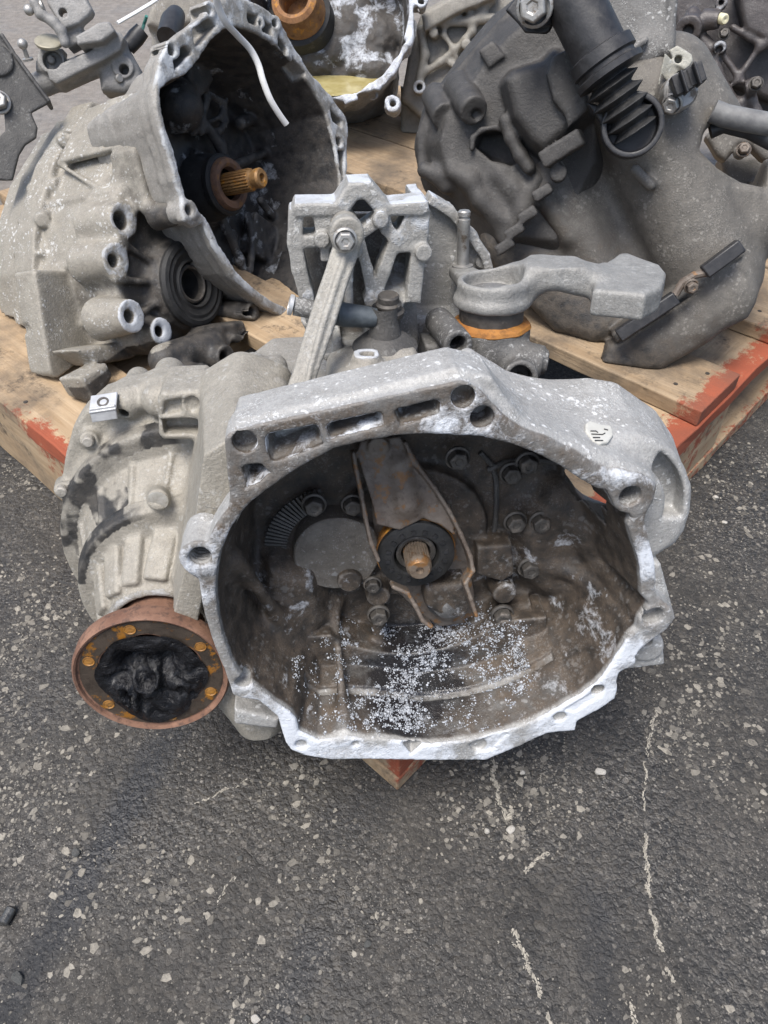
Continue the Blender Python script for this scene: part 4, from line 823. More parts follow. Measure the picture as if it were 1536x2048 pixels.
# ------------------------------------------------------------------ long shift lever in front of it
def plane3(a, b_, udir):
    """plane through two points; u roughly udir"""
    v = np.array(a) - np.array(b_); v /= np.linalg.norm(v); u = np.array(udir, float); u -= v * (u @ v); u /= np.linalg.norm(u); return np.array(b_, float), u, v
def tr(o, u, v, pts, fr=G1, off=0):
    w = np.cross(u, v); out = []; P0 = fr.wor(np.array(o) + w * off); n = fr.U * w[0] + fr.V * w[1] + fr.W * w[2]
    for x, y in pts:
        r = ray(x, y); p = fr.loc(_CP + r * (((P0 - _CP) @ n) / (r @ n))) - o; out.append((p @ u, p @ v))
    return out
c = Cast(G1, (-.095, .235, -.16), (.005, .395, -.05), .0012)
o, u, v = plane3(q(692, 470, -.128), q(590, 800, -.070), (1, 0, 0))
c.opoly(tr(o, u, v, [(672, 470), (690, 450), (715, 460), (722, 490), (712, 520), (698, 560), (682, 610), (668, 655), (650, 705), (634, 750), (618, 815), (560, 815), (575, 770), (592, 720), (610, 660), (630, 595), (648, 545), (660, 505)]), o, u, v, -.006, .0, r=.0015)
c.opoly(tr(o, u, v, [(690, 500), (700, 505), (676, 575), (652, 650), (628, 730), (608, 815), (598, 815), (618, 730), (642, 640), (668, 560)]), o, u, v, -.002, .0022, r=.001, k=.002)
pv = q(694, 470, -.122); c.cyl(pv, .05, .0098, k=.003); c.cyl(pv + [0, 0, .0], .012, .0115, k=.002)
c.rough(.0003, 150); c.build('shift_lever', M_lever, g1, label='long flat cast lever crossing in front of the bracket')
hexbolt(g1, G1, q(690, 480, -.117), .0062, mat=M_steel, h=.006)
# ------------------------------------------------------------------ selector rod, ribbed plug
b = MB(); b.tube([q(588, 612, -.135), q(640, 622, -.135), q(668, 628, -.135)], .0065, 20); b.build('selector_rod', M_grey, g1, fr=G1)
b = MB(); b.lathe(q(587, 611, -.134), q(580, 609, -.134) - q(588, 611, -.134), [(.0055, 0), (.0072, .0005), (.0072, .003), (.0055, .0035), (.005, .001), (0, .001)], 24); b.build('rod_end', M_zinc, g1, fr=G1)
b = MB(); b.tube([q(662, 622, -.132), q(690, 630, -.132), q(735, 634, -.132), q(752, 636, -.132)], [.0085, .0085, .0075, .0068], 20); 
for i in range(3): b.lathe(q(664 + 6 * i, 622 + i, -.132), (1, -.06, 0), [(.0085, 0), (.0095, .0004), (.0095, .0014), (.0085, .0018)], 24)
b.build('rod_socket', mat_simple('blued_steel', (.05, .06, .068), (.10, .115, .125), 80, .45, .3, .0003, .65), g1, fr=G1)
b = MB(); t0 = q(777, 600, -.140); b.lathe(t0, (0, 1, .15), [(.0085, -.03), (.0085, -.012), (.011, -.0115), (.0115, -.008), (.0085, -.0065), (.0085, -.005), (.0095, -.004), (.0095, -.0025), (.0078, -.001), (.0078, .003), (.0068, .0042), (0, .0044)], 32); b.build('breather_plug', M_dsteel, g1, fr=G1)
b = MB(); b.lathe(q(770, 690, -.135), (0, 1, .1), [(.026, -.02), (.024, 0), (.016, .007), (.012, .009), (.009, .02), (.009, .03)], 32); b.build('plug_base', M_soot, g1, fr=G1)
# ------------------------------------------------------------------ selector tower with rusty seal and weighted lever
tc = q(982, 640, -.165); UPV = np.array([0, 1.0, 0])
c = Cast(G1, (.0, .215, -.225), (.155, .315, -.105), .0014)
c.cone(tc - UPV * .06, tc - UPV * .004, .031, .028, k=.004); c.cone(tc - UPV * .02, tc - UPV * .004, .030, .030, k=.003)
c.cone(q(960, 700, -.15), q(1085, 725, -.135), .014, .0125, k=.006); c.cone(q(1080, 722, -.135), q(1094, 724, -.134), .0095, .0095, k=.001)
c.cone(q(1025, 735, -.165), q(1042, 755, -.11), .0135, .0125, k=.005); c.cone(q(1035, 748, -.13), q(1043, 756, -.105), .0085, .0085, k=.001, op='cut')
c.poly(qs([(880, 690), (960, 660), (1000, 760), (880, 780)], -.15), -.19, -.15, r=.004, k=.004); c.poly(qs([(850, 690), (900, 690), (900, 760), (850, 760)], -.15), -.18, -.15, r=.004, k=.004)
va, vb = q(876, 640, -.175), q(917, 690, -.120); c.cone(va, vb, .0105, .0108, k=.003); c.cone(va + (vb - va) * .5, vb + (vb - va) * .1, .0062, .0062, k=.001, op='cut')
c.rough(.0006, 90); c.build('selector_tower', mat_cast('tower_iron', (.085, .082, .078), (.15, .146, .138), (.05, .047, .044), speck=.6, metal=.1), g1)
b = MB(); b.tube([q(1038, 752, -.13), q(1050, 765, -.105)], .0032, 12); b.build('lock_pin', M_dsteel, g1, fr=G1)
b = MB(); b.lathe(tc, UPV, [(.0275, -.008), (.0305, -.004), (.0295, -.0015), (.0235, .0015), (.0225, .0025), (.0225, .012), (.018, .014)], 48, fn=lambda th, i: 1 + .02 * math.sin(9 * th)); b.build('rusty_seal', M_orange, g1, fr=G1, label='bright orange rusted seal ring under the lever')
b = MB(); b.lathe(tc, UPV, [(.0245, .001), (.0245, .013)], 40); b.build('seal_sleeve', M_dsteel, g1, fr=G1)
c = Cast(G1, (.02, .245, -.27), (.245, .335, -.085), .0014)
lo_ = tc + UPV * .016; U_, B_ = np.array([1.0, 0, 0]), np.array([0, 0, -1.0])
TP = lambda pts, h: tr(lo_ + UPV * h, U_, B_, pts)
rp = [(math.cos(t) * .0295, math.sin(t) * .0295) for t in np.linspace(0, 6.283, 40)[:-1]]
c.opoly(rp, lo_, U_, B_, -.004, .004, r=.003, k=.002); c.opoly([(a * .92, b_ * .92) for a, b_ in rp], lo_, U_, B_, .0, .016, r=.003, k=.004)
# arm: a strip that rises and dips
arm = [(985, 590), (1040, 560), (1075, 545), (1107, 541), (1145, 550), (1185, 565), (1225, 560)]; z_ = (.006, .010, .017, .020, .016, .011, .009)
Pm = [np.array(lo_) + U_ * a + B_ * b_ + UPV * h for (x, y), h in zip(arm, z_) for a, b_ in [TP([(x, y)], h)[0]]]
for a, b_ in zip(Pm[:-1], Pm[1:]): c.obox((a + b_) / 2, b_ - a, (0, 0, 1), np.linalg.norm(b_ - a) / 2 + .006, .0165, .0088, k=.010, r=.005)
pad = TP([(1200, 530), (1238, 506), (1256, 504), (1322, 528), (1334, 543), (1325, 570), (1292, 588), (1235, 583), (1185, 578)], .017)
c.opoly(pad, lo_, U_, B_, -.003, .017, r=.0035, k=.006)
lug = TP([(905, 540), (898, 530), (912, 520), (940, 528), (975, 545), (965, 575), (930, 570)], .012); c.opoly(lug, lo_, U_, B_, .002, .012, r=.003, k=.005)
c.cone(lo_ + UPV * .006, lo_ + UPV * .03, .0215, .0225, k=.002, op='cut')
c.rough(.0004, 110); c.build('weighted_lever', mat_cast('lever_iron', (.23, .225, .21), (.32, .315, .295), (.15, .145, .135), speck=.25, metal=.15, edge=.5), g1, label='thick curved grey lever with a blocky end on the tower')
b = MB(); b.lathe(lo_, UPV, [(.021, .004), (.021, .0065), (.012, .0075), (.009, .010), (.006, .0105), (0, .0105)], 40); b.build('lever_hub', M_grey, g1, fr=G1)
sb = lo_ + U_ * TP([(925, 527)], .014)[0][0] + B_ * TP([(925, 527)], .014)[0][1] + UPV * .012
b = MB(); b.lathe(sb, UPV, [(.0085, -.002), (.0085, .001), (.0048, .0015), (.0046, .022), (.0049, .0225), (.0049, .036), (.0042, .0365), (.0042, .038), (.0049, .0385), (.0049, .0415), (.004, .0425), (0, .0425)], 28); b.build('lever_stud', M_steel, g1, fr=G1)
# ------------------------------------------------------------------ paper tag stuck on the starter pocket, pen strokes on it
pp = [(1170, 850), (1178, 843), (1200, 850), (1222, 853), (1226, 872), (1216, 886), (1200, 890), (1185, 884), (1170, 864)]
o, nw = pick(bellV, bellG, G1, 1198, 868); o = o + nw * .001; u = np.array([1.0, 0, 0]); u -= nw * (u @ nw); u /= np.linalg.norm(u); v = np.cross(nw, u)
c = Cast(G1, o - .03, o + .03, .0009); c.opoly(tr(o, u, v, pp), o, u, v, -.002, .0012, r=.0006)
tagp = c.build('paper_tag', mat_simple('paper', (.36, .355, .325), (.43, .425, .39), 60, .75), g1, label='cream paper tag with dark pen strokes')
for st in ([(1181, 862), (1192, 862), (1196, 865)], [(1183, 868), (1205, 869), (1210, 866)], [(1186, 875), (1200, 875)], [(1190, 881), (1206, 881)], [(1208, 858), (1216, 860)]):
    b = MB(); b.tube([o + u * a + v * b_ + nw * .0015 for a, b_ in tr(o, u, v, st, off=.0015)], .0004, 6); b.build('pen_stroke', M_black, tagp, fr=G1)
# ------------------------------------------------------------------ the left gearbox, its bell open to the right
G2 = frame_el_az(atd(520, 340, 1.0), 18, 65); q = G2.q; qs = G2.qs
g2 = thing('gearbox', (-.30, .95, .14), 'beige gearbox at the left with a dark open bell facing right and a black seal', 'gearbox')
FL2 = [(313, 165), (320, 118), (338, 85), (365, 62), (400, 38), (428, 6), (460, -12), (505, 2), (538, 20), (562, 45), (590, 95), (625, 150), (662, 190), (694, 236), (697, 262), (695, 330), (694, 420), (685, 500), (665, 570), (640, 625), (610, 650), (575, 640), (535, 615), (495, 580), (465, 548), (428, 492), (408, 446), (390, 455), (368, 440), (364, 412), (366, 392), (350, 362), (345, 335), (325, 270), (312, 215)]
HO2 = [(320, 178), (340, 160), (372, 148), (398, 117), (422, 80), (450, 56), (478, 52), (516, 66), (553, 89), (591, 127), (623, 173), (652, 225), (670, 291), (680, 356), (680, 430), (672, 500), (650, 565), (622, 615), (600, 628), (577, 619), (539, 600), (502, 572), (473, 544), (436, 487), (412, 436), (385, 412), (372, 394), (358, 347), (347, 300), (330, 253), (320, 206)]
fl2, ho2 = qs(FL2), qs(HO2)
c = Cast(G2, (-.21, -.225, -.15), (.235, .215, .006), .0025)
c.poly(fl2, -.012, 0, r=.0015); c.poly(ho2, -.142, -.004, taper=.16, tw=0, grow=.007, r=.004, k=.008)
c.poly(fl2, -.03, -.008, grow=-.004, r=.002, k=.004)
c.poly(ho2, -.132, .02, taper=.16, tw=0, r=.004, k=.001, op='cut')
for P in ([(385, 60), (420, 35), (435, 50), (405, 85), (390, 95)], [(345, 110), (372, 90), (385, 105), (350, 140)], [(495, 25), (515, 30), (515, 52), (495, 44)], [(523, 36), (545, 50), (545, 72), (525, 62)], [(558, 70), (575, 95), (575, 110), (556, 88)], [(585, 112), (610, 145), (610, 158), (588, 128)], [(662, 215), (684, 240), (684, 255), (665, 240)], [(676, 300), (689, 300), (689, 360), (682, 350)]):
    c.poly(qs(P), -.022, .01, r=.001, k=.0015, op='cut')
for x, y, r, h in ((349, 98, .0095, .0055), (424, 18, .009, .005), (556, 45, .009, .005), (526, 45, .006, .003), (683, 283, .010, .0065), (383, 420, .012, .0055)):
    c.cyl(q(x, y, .002), .03, r, k=.002); c.cyl(q(x, y, .005), .03, h, k=.001, op='cut')
# inside: ribs, a hub and webs, thick with black dust
B2 = -.132
c.cyl(q(425, 378, -.115), .03, .045, .06, k=.01)
for P, r in (([(350, 200), (372, 235), (400, 250), (440, 235), (452, 200)], .004), ([(500, 215), (540, 232), (560, 220)], .005), ([(470, 330), (545, 300), (600, 310)], .006), ([(440, 430), (480, 520), (500, 570)], .007), ([(520, 400), (560, 450), (600, 480)], .006), ([(360, 180), (372, 215)], .012), ([(520, 505), (560, 470), (600, 440)], .008)):
    c.path([q(x, y, B2 + .02) for x, y in P], r, k=.006)
c.ell(q(360, 215, -.11), .03, .03, .03, k=.02); c.ell(q(500, 160, -.12), .05, .03, .03, k=.02); c.cyl(q(560, 350, -.11), .03, .012, k=.006)
for P, r in (([(352, 160), (362, 190), (380, 215)], .010), ([(395, 150), (415, 195), (405, 235), (385, 262)], .006), ([(372, 240), (400, 262), (440, 262), (452, 240), (446, 205), (420, 190)], .005), ([(470, 110), (505, 150), (540, 205), (530, 225)], .007), ([(410, 250), (440, 290), (452, 330)], .008), ([(545, 215), (520, 235), (480, 245)], .009), ([(500, 540), (505, 480), (495, 430)], .006), ([(545, 565), (535, 500), (545, 470)], .006)): c.path([q(x, y, -.11) for x, y in P], r, k=.004)
c.obox(q(520, 480, -.118), (1, 1, 0), (-1, 1, 0), .03, .03, .012, k=.004); c.poly(qs([(380, 130), (410, 120), (430, 160), (400, 200), (372, 180)], -.10), -.13, -.1, r=.004, k=.006)
for x, y in ((478, 400), (500, 210), (400, 310), (520, 250), (585, 420), (470, 470)): c.cyl(q(x, y, -.118), .02, .009, k=.006)
c.rough(.0024, 38, mask=lambda P: (P[:, 2] < -.09) * 1.0); c.rough(.0006, 110, 3)
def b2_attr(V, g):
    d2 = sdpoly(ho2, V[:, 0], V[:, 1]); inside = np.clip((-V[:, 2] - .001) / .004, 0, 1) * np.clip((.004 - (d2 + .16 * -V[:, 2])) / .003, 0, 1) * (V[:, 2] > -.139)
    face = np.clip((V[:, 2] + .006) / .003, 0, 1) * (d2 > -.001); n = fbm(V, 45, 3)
    return {'grime_shade': np.clip(inside * .98 + face * np.clip((n - .55) * 3, 0, .5), 0, 1), 'oxide': np.clip(face * (.36 + (n - .5)) + inside * np.clip((n - .52) * 2.2, 0, .38) * (V[:, 2] < -.09), 0, 1)}
M_bell2 = mat_cast('bell_aluminium_dusty', (.24, .225, .20), (.33, .315, .285), (.16, .148, .13), speck=.35, metal=.1, grime_shade=(.020, .0195, .020), oxcol=(.42, .435, .445))
c.build('bell_housing', M_bell2, g2, b2_attr, label='bell housing with sooty black inside')
# gear housing: one long body running back to the left
c = Cast(G2, (-.33, -.235, -.36), (.14, .20, .02), .0027)
body = qs([(330, 180), (300, 235), (262, 300), (240, 380), (226, 440), (222, 520), (238, 585), (252, 640), (275, 690), (330, 720), (400, 740), (470, 640), (420, 430), (380, 200)], -.085)
c.poly(body, -.30, -.085, r=.006, k=.004)
c.poly(qs([(313, 200), (330, 165), (420, 180), (420, 430), (385, 420), (350, 350)], -.02), -.12, -.012, r=.004, k=.008)           # neck to the bell
c.poly(qs([(262, 300), (300, 230), (330, 180), (380, 200), (380, 400), (290, 420)], -.06), -.10, -.055, r=.006, k=.012)
c.poly(body, -.255, -.215, grow=.011, r=.003, k=.002); c.poly(body, -.34, -.25, grow=-.008, r=.012, k=.004)
for i_ in (1, 3, 5, 7): c.caps(np.array([*body[i_], -.10]), np.array([*body[i_], -.215]), .0035, .0045, k=.006)
for i_ in range(0, 9):
    m_ = (np.array(body[i_]) + np.array(body[(i_ + 1) % len(body)])) / 2; c.cone((m_[0], m_[1], -.205), (m_[0], m_[1], -.262), .0095, .0095, k=.004)                    # joint flange, end cover
# differential bulge round the seal, ribs to it
sc_ = q(384, 568, -.065); c.cyl(sc_ - [0, 0, .006], .10, .058, .085, k=.010); c.cyl(sc_, .02, .0545, k=.002)
for dx, dy, L in ((-1, .55, .11), (-1, .05, .10), (-1, -.45, .09), (-.3, -1, .09), (.5, -1, .085), (1, -.6, .08), (-.75, 1.0, .11)):
    d = np.array([dx, dy, 0]) / math.hypot(dx, dy); c.caps(sc_ + d * .045 - [0, 0, .012], sc_ + d * L - [0, 0, .016], .0035, .0045, k=.006)
# bosses
def boss(x, y, w, r, h, L=.06, k=.012): c.cone(q(x, y, w), q(x, y, w) - [0, 0, L], r, r * 1.35, k=k); bosses.append((x, y, w, h))
bosses = []
boss(248, 440, -.078, .0200, .0105); boss(233, 520, -.078, .0185, .0075); boss(265, 632, -.060, .0195, .0078); boss(325, 662, -.062, .0165, .0068)
boss(383, 420, -.002, .0125, .005, .06); boss(510, 622, -.02, .012, .006, .05); boss(455, 715, .004, .016, .0075, .05); boss(476, 698, -.012, .019, .0095, .05); boss(410, 752, .012, .015, .007, .05)
c.cyl(q(385, 320, -.03), .06, .012, k=.01)
# lower foot with its flange and tapped holes
c.poly(qs([(150, 700), (200, 690), (285, 680), (275, 715), (200, 730)], -.11), -.16, -.11, r=.005, k=.006) ; c.poly(qs([(68, 540), (84, 650), (100, 745), (130, 775), (195, 770), (215, 735), (235, 690), (235, 540)], -.165), -.205, -.165, r=.004, k=.006); c.poly(qs([(120, 775), (215, 725), (228, 750), (195, 822), (150, 812)], -.09), -.13, -.09, r=.005, k=.006)
c.poly(qs([(400, 690), (440, 650), (490, 640), (505, 690), (470, 735), (430, 765), (395, 775)], -.02), -.07, -.02, r=.006, k=.006); c.caps(q(330, 720, -.04), q(420, 690, -.03), .02, k=.01)
c.caps(q(470, 690, -.02), q(545, 640, -.012), .006, k=.006)
c.poly(qs([(262, 300), (300, 232), (330, 182), (312, 175), (285, 215), (250, 290)], -.075), -.20, -.07, r=.002, k=.004)
c.caps(q(235, 400, -.09), q(120, 330, -.2), .003, .003, k=.006)
# pockets between ribs at the left joint
for x, y in ((80, 485), (78, 525), (110, 600), (118, 690)): c.poly(qs([(x - 10, y - 18), (x + 14, y - 14), (x + 16, y + 14), (x - 6, y + 16)], -.20), -.215, -.19, r=.003, k=.003, op='cut')
for x, y in ((85, 440), (82, 560), (130, 280), (165, 735)): c.cone(q(x, y, -.205), q(x, y, -.23), .009, .011, k=.004)
for x, y, w, h in bosses: c.cyl(q(x, y, w + .004), .035, h, k=.001, op='cut'); c.cyl(q(x, y, w + .004), .007, h * 1.35, h, k=.001, op='cut')
for x, y in ((55, 658), (175, 790)): c.cyl(q(x, y, -.19), .06, .0075, k=.002, op='cut')
c.cyl(sc_ + [0, 0, .01], .09, .030, k=.001, op='cut')
c.poly(ho2, -.137, .02, taper=.16, tw=0, grow=.005, r=.003, k=0, op='cut'); c.rough(.0006, 45); c.rough(.0003, 140, 5); c.clipz(.1445)
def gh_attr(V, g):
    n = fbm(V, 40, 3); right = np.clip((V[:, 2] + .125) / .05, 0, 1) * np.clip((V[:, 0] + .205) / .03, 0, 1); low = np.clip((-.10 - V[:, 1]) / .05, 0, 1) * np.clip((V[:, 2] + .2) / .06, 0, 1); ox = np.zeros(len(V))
    for x, y, w, h in bosses[:4]:
        p = q(x, y, w); ox = np.maximum(ox, ((np.hypot(V[:, 0] - p[0], V[:, 1] - p[1]) < .02) & (V[:, 2] > w - .004) & (V[:, 2] < w + .003)) * (.6 if y > 600 else .4))
    return {'grime_shade': np.clip(np.maximum(np.maximum(np.clip((.118 - np.hypot(V[:, 0] - sc_[0], V[:, 1] - sc_[1])) / .025, 0, 1), (V[:, 1] < -.115) & (V[:, 2] > -.12)) * .95 * (V[:, 2] > -.20), low * .8) * (ox < .1) + right * .35 + (n - .5) * .4 * right, 0, 1), 'oxide': ox}  # shade round the seal and along the underside painted into the colour
M_gear2 = mat_cast('gear_case_beige', (.255, .235, .195), (.335, .31, .26), (.18, .16, .13), speck=.95, metal=.08, grime_shade=(.020, .019, .018))
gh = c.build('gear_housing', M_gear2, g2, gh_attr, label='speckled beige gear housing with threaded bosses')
# seal, bearing and shaft
b = MB(); b.lathe(sc_, (0, 0, 1), [(.0545, -.004), (.0548, .002), (.052, .006), (.047, .0075), (.044, .006), (.040, .007), (.036, .005), (.032, .0045), (.029, .0065), (.0275, .0055), (.0265, -.004), (.021, -.008), (.020, -.02), (.016, -.03), (0, -.03)], 64); b.build('output_seal', M_rubber, g2, fr=G2, label='black round output seal')
b = MB(); b.lathe(sc_, (0, 0, 1), [(.020, -.008), (.0195, .001), (.0215, .0025), (.024, .001), (.0245, -.006)], 48); b.build('seal_lip', M_dsteel, g2, fr=G2)
ax2 = q(438, 372, -.095); 
b = MB(); b.lathe(ax2, (0, 0, 1), [(.046, -.03), (.044, -.012), (.040, -.002), (.0385, .004), (.040, .005), (.0405, .013), (.038, .016), (.030, .016)], 56); b.build('bearing_sleeve', M_rubber, g2, fr=G2)
b = MB(); b.lathe(ax2, (0, 0, 1), [(.0345, .012), (.0345, .020), (.032, .024), (.026, .0245), (.022, .022), (.0205, .012)], 56); b.build('release_bearing', mat_rust('bearing_rust', (.10, .055, .035), (.17, .095, .06), (.05, .03, .022), br=.2), g2, fr=G2, label='rusty brown release bearing ring')
b = MB(); ns = 22; b.lathe(ax2, (0, 0, 1), [(.0145, -.02), (.0148, .058), (.0135, .060)], ns * 4, fn=lambda th, i: 1.0 if int(round(th / (2 * math.pi) * ns * 4)) % 4 < 2 else .86)
b.lathe(ax2, (0, 0, 1), [(.0135, .059), (.010, .062), (.0098, .066), (.0125, .067), (.0130, .074), (.011, .077), (.006, .077), (.005, .071), (0, .071)], 36); b.build('input_shaft', mat_rust('spline_rust', (.22, .12, .045), (.34, .20, .08), (.09, .05, .025), br=.7, rough=.55, metal=.3), g2, fr=G2, label='rusty orange splined shaft')
for x, y, w, r in ((170, 737, -.20, .0095), (82, 559, -.2, .0055), (165, 860, -.2, .01)): 
    if y < 800: hexbolt(g2, G2, q(x, y, w), r, (0, 0, 1), mat=M_rustfork)
# ------------------------------------------------------------------ selector linkage on top of it
S2 = Frame(atd(180, 110, 1.03), *[a for a in (lambda f: (f.U, f.V, f.W))(frame_el_az((0, 0, 0), 28, 8))]); q = S2.q; qs = S2.qs
M_pl = mat_cast('selector_alloy', (.22, .215, .205), (.31, .30, .285), (.14, .135, .125), speck=.2, metal=.15)
c = Cast(S2, (-.13, -.1, -.12), (.12, .12, .06), .0016)
c.poly(qs([(92, 138), (200, 92), (238, 62), (248, 75), (240, 100), (210, 118), (112, 168), (98, 160)], .02), -.03, .02, r=.003, k=.003)
c.poly(qs([(150, 72), (195, 45), (218, 42), (230, 62), (205, 82), (155, 90)], .04), .0, .04, r=.003, k=.003)
c.poly(qs([(190, 100), (240, 70), (275, 130), (290, 170), (250, 185), (200, 180)], .0), -.06, .0, r=.01, k=.006); c.caps(q(80, 170, -.02), q(210, 120, -.02), .016, k=.008)
c.poly(qs([(70, 120), (95, 100), (125, 95), (120, 130), (95, 150), (70, 140)], .0), -.03, .0, r=.004, k=.004)
c.cyl(q(101, 118, .012), .02, .017, k=.003); c.cyl(q(101, 118, .02), .02, .012, k=.001, op='cut'); c.cyl(q(101, 118, .008), .02, .005, k=.001)
c.cyl(q(245, 133, .004), .03, .014, k=.004); c.cyl(q(243, 132, .02), .04, .0065, k=.001, op='cut')
c.rough(.0005, 100); c.build('selector_housing', M_pl, g2)
c = Cast(S2, (-.12, .0, -.06), (.05, .16, .06), .0016)
c.path([q(x, y, .03) for x, y in ((70, 5), (82, 28), (108, 45), (122, 62), (130, 85))], .0065, k=.004)
c.poly(qs([(85, -30), (160, -30), (185, 20), (180, 30), (160, 48), (128, 60), (115, 40), (95, 10)], .02), .0, .022, r=.004, k=.006)
c.poly(qs([(122, 50), (160, 45), (165, 80), (135, 95)], .015), -.02, .012, r=.003, k=.005); c.cyl(q(118, 16, .04), .04, .0055, k=.001, op='cut')
c.rough(.0006, 70); c.build('selector_lever', M_pl, g2, label='cast selector lever with a ball stud')
for x, y, x1, y1 in ((58, 20, 78, 14), (45, 88, 52, 108)):
    p, p1 = q(x, y, .03 if y < 50 else .015), q(x1, y1, .03 if y < 50 else .01); b = MB(); d = p1 - p; d /= np.linalg.norm(d)
    b.lathe(p, d, [(.0065 * math.sin(a), -.0065 * math.cos(a)) for a in np.linspace(0, 2.7, 12)] + [(.003, .012), (.003, .016), (.007, .0165), (.007, .019), (0, .019)], 24); b.build('ball_stud', M_steel, g2, fr=S2)
b = MB(); b.lathe(q(97, 82, .02), (.1, .75, .65), [(0, -.004), (.0165, -.004), (.0175, -.002), (.0175, .0), (.0165, .001), (0, .001)], 36); b.build('cap_disc', mat_simple('brass_cap', (.28, .255, .19), (.36, .33, .25), 90, .5, .3), g2, fr=S2)
b = MB(); b.tube([q(255, 95, -.02), q(272, 75, -.02), q(285, 60, -.02)], [.0105, .0115, .010], 20); b.build('reverse_switch', M_black, g2, fr=S2)
b = MB(); b.tube([q(284, 62, -.02), q(288, 48, -.02), q(291, 40, -.015), q(293, 32, -.01)], .0022, 8); b.build('switch_wire', mat_simple('green_wire', (.03, .13, .11), (.05, .18, .15), 60, .5), g2, fr=S2)
b = MB(); b.lathe(q(238, 157, .0), (.4, -.2, .9), [(.0055, -.01), (.0055, .004), (.004, .006), (0, .006)], 20); b.build('stud', M_steel, g2, fr=S2)
# ------------------------------------------------------------------ black pressed bracket at far left
K2 = Frame(atd(40, 210, .98), *[a for a in (lambda f: (f.U, f.V, f.W))(frame_el_az((0, 0, 0), 35, 20))]); q = K2.q; qs = K2.qs
c = Cast(K2, (-.09, -.14, -.06), (.06, .12, .04), .0017)
c.poly(qs([(-30, 55), (2, 68), (30, 110), (70, 165), (100, 205), (80, 215), (62, 225), (75, 255), (72, 275), (50, 290), (38, 310), (25, 360), (-40, 360), (-20, 290), (10, 260), (5, 200), (-30, 150)], .0), -.006, .0, r=.002)
for a, b_ in zip([(2, 68), (30, 110), (70, 165)], [(30, 110), (70, 165), (100, 205)]):
    p, p1 = q(*a, 0), q(*b_, 0); c.obox((p + p1) / 2 - [0, 0, .012], p1 - p, (0, 0, 1), np.linalg.norm(p1 - p) / 2, .016, .0025, k=.002)
c.cyl(q(-5, 120, .004), .012, .018, k=.003)
c.rough(.0004, 90); c.build('side_bracket', mat_cast('worn_black_bracket', (.028, .027, .026), (.075, .072, .066), (.016, .016, .016), speck=.2, metal=.1), g2, label='worn black pressed bracket at the far left')
hexbolt(g2, K2, q(-2, 205, .002), .011, (0, 0, 1), mat=M_steel)
# ------------------------------------------------------------------ white cable tie through the bell rim
b = MB(); ctp = [G2.wor(G2.q(x, y, w)) for x, y, w in ((432, -15, .03), (436, 12, .022), (452, 45, .018), (476, 72, .012), (500, 98, .012), (516, 128, .014), (526, 162, .016), (540, 198, .018), (558, 228, .02), (573, 249, .022))]
pts = []; n = len(ctp)
for i in range(n - 1):
    p0, p1, p2, p3 = ctp[max(i - 1, 0)], ctp[i], ctp[i + 1], ctp[min(i + 2, n - 1)]
    for t in np.linspace(0, 1, 6)[:-1]: pts.append(.5 * ((2 * p1) + (p2 - p0) * t + (2 * p0 - 5 * p1 + 4 * p2 - p3) * t * t + (3 * p1 - p0 - 3 * p2 + p3) * t ** 3))
pts.append(ctp[-1]); b.tube(pts, .0042, 12, flat=.7); ct = b.build('cable_tie', M_white, bevel=0); tag(ct, 'white plastic cable tie hanging into the dark bell of the left gearbox', 'cable tie')
b = MB(); b.tube([atd(235, 46, 1.02), atd(270, 26, 1.03), atd(300, 8, 1.04), atd(330, -12, 1.05)], .0034, 12, flat=.6); ct2 = b.build('cable_tie', M_white); tag(ct2, 'straight white cable tie end lying across the top of the left gearbox', 'cable tie')
q = G1.q; qs = G1.qs
# ------------------------------------------------------------------ the dark gearbox at the right, tail towards us
G3 = frame_el_az(atd(1180, 420, .90), 24, -14); q = G3.q; qs = G3.qs
g3 = thing('gearbox', tuple(G3.wor((0.03, -.12, -.08))[:2]) + (.145,), 'dark sooty gearbox at the right with black ribbed bellows on top', 'gearbox')
M_dark3 = mat_cast('sooty_case', (.040, .037, .034), (.070, .065, .059), (.024, .0225, .021), speck=.06, metal=.08, edge=.35, stain=.7)
M_brown3 = mat_cast('dusty_brown_case', (.110, .100, .086), (.17, .157, .136), (.072, .066, .057), speck=.35, metal=.08, speckc=(.40, .38, .34), grime_shade=(.030, .028, .026), stain=.7)
c = Cast(G3, (-.235, -.12, -.20), (.10, .27, .06), .0026)
ob = [(1062, 0), (1011, 22), (958, 81), (891, 158), (853, 211), (831, 268), (834, 335), (877, 383), (930, 440), (985, 520), (1100, 520), (1200, 320), (1200, 20)]
c.poly(qs(ob, -.075), -.17, -.075, r=.004, k=.003); c.poly(qs([(1062, 40), (1020, 72), (975, 122), (930, 185), (893, 235), (880, 285), (892, 335), (945, 395), (1000, 470), (1110, 480), (1190, 320), (1190, 40)], -.04), -.10, -.04, taper=-.75, r=.003, k=.004)
c.cone(q(868, 190, -.09), q(890, 234, -.045), .0165, .016, k=.003); c.cone(q(915, 172, -.07), q(948, 222, -.015), .019, .0165, k=.003)
c.poly(qs([(955, 100), (985, 78), (1012, 112), (978, 138)], -.035), -.08, -.035, r=.003, k=.003)
dome = qs([(1013, 158), (1025, 144), (1087, 125), (1107, 103), (1150, 160), (1174, 220), (1131, 262), (1087, 295), (1068, 280), (1030, 230)], .004); c.poly(dome, -.06, .004, taper=-.25, r=.009, k=.004)
c.poly(qs([(1092, 145), (1107, 110), (1145, 92), (1170, 150), (1180, 216), (1137, 254), (1130, 230), (1107, 201)], .018), -.04, .018, r=.003, k=.002)
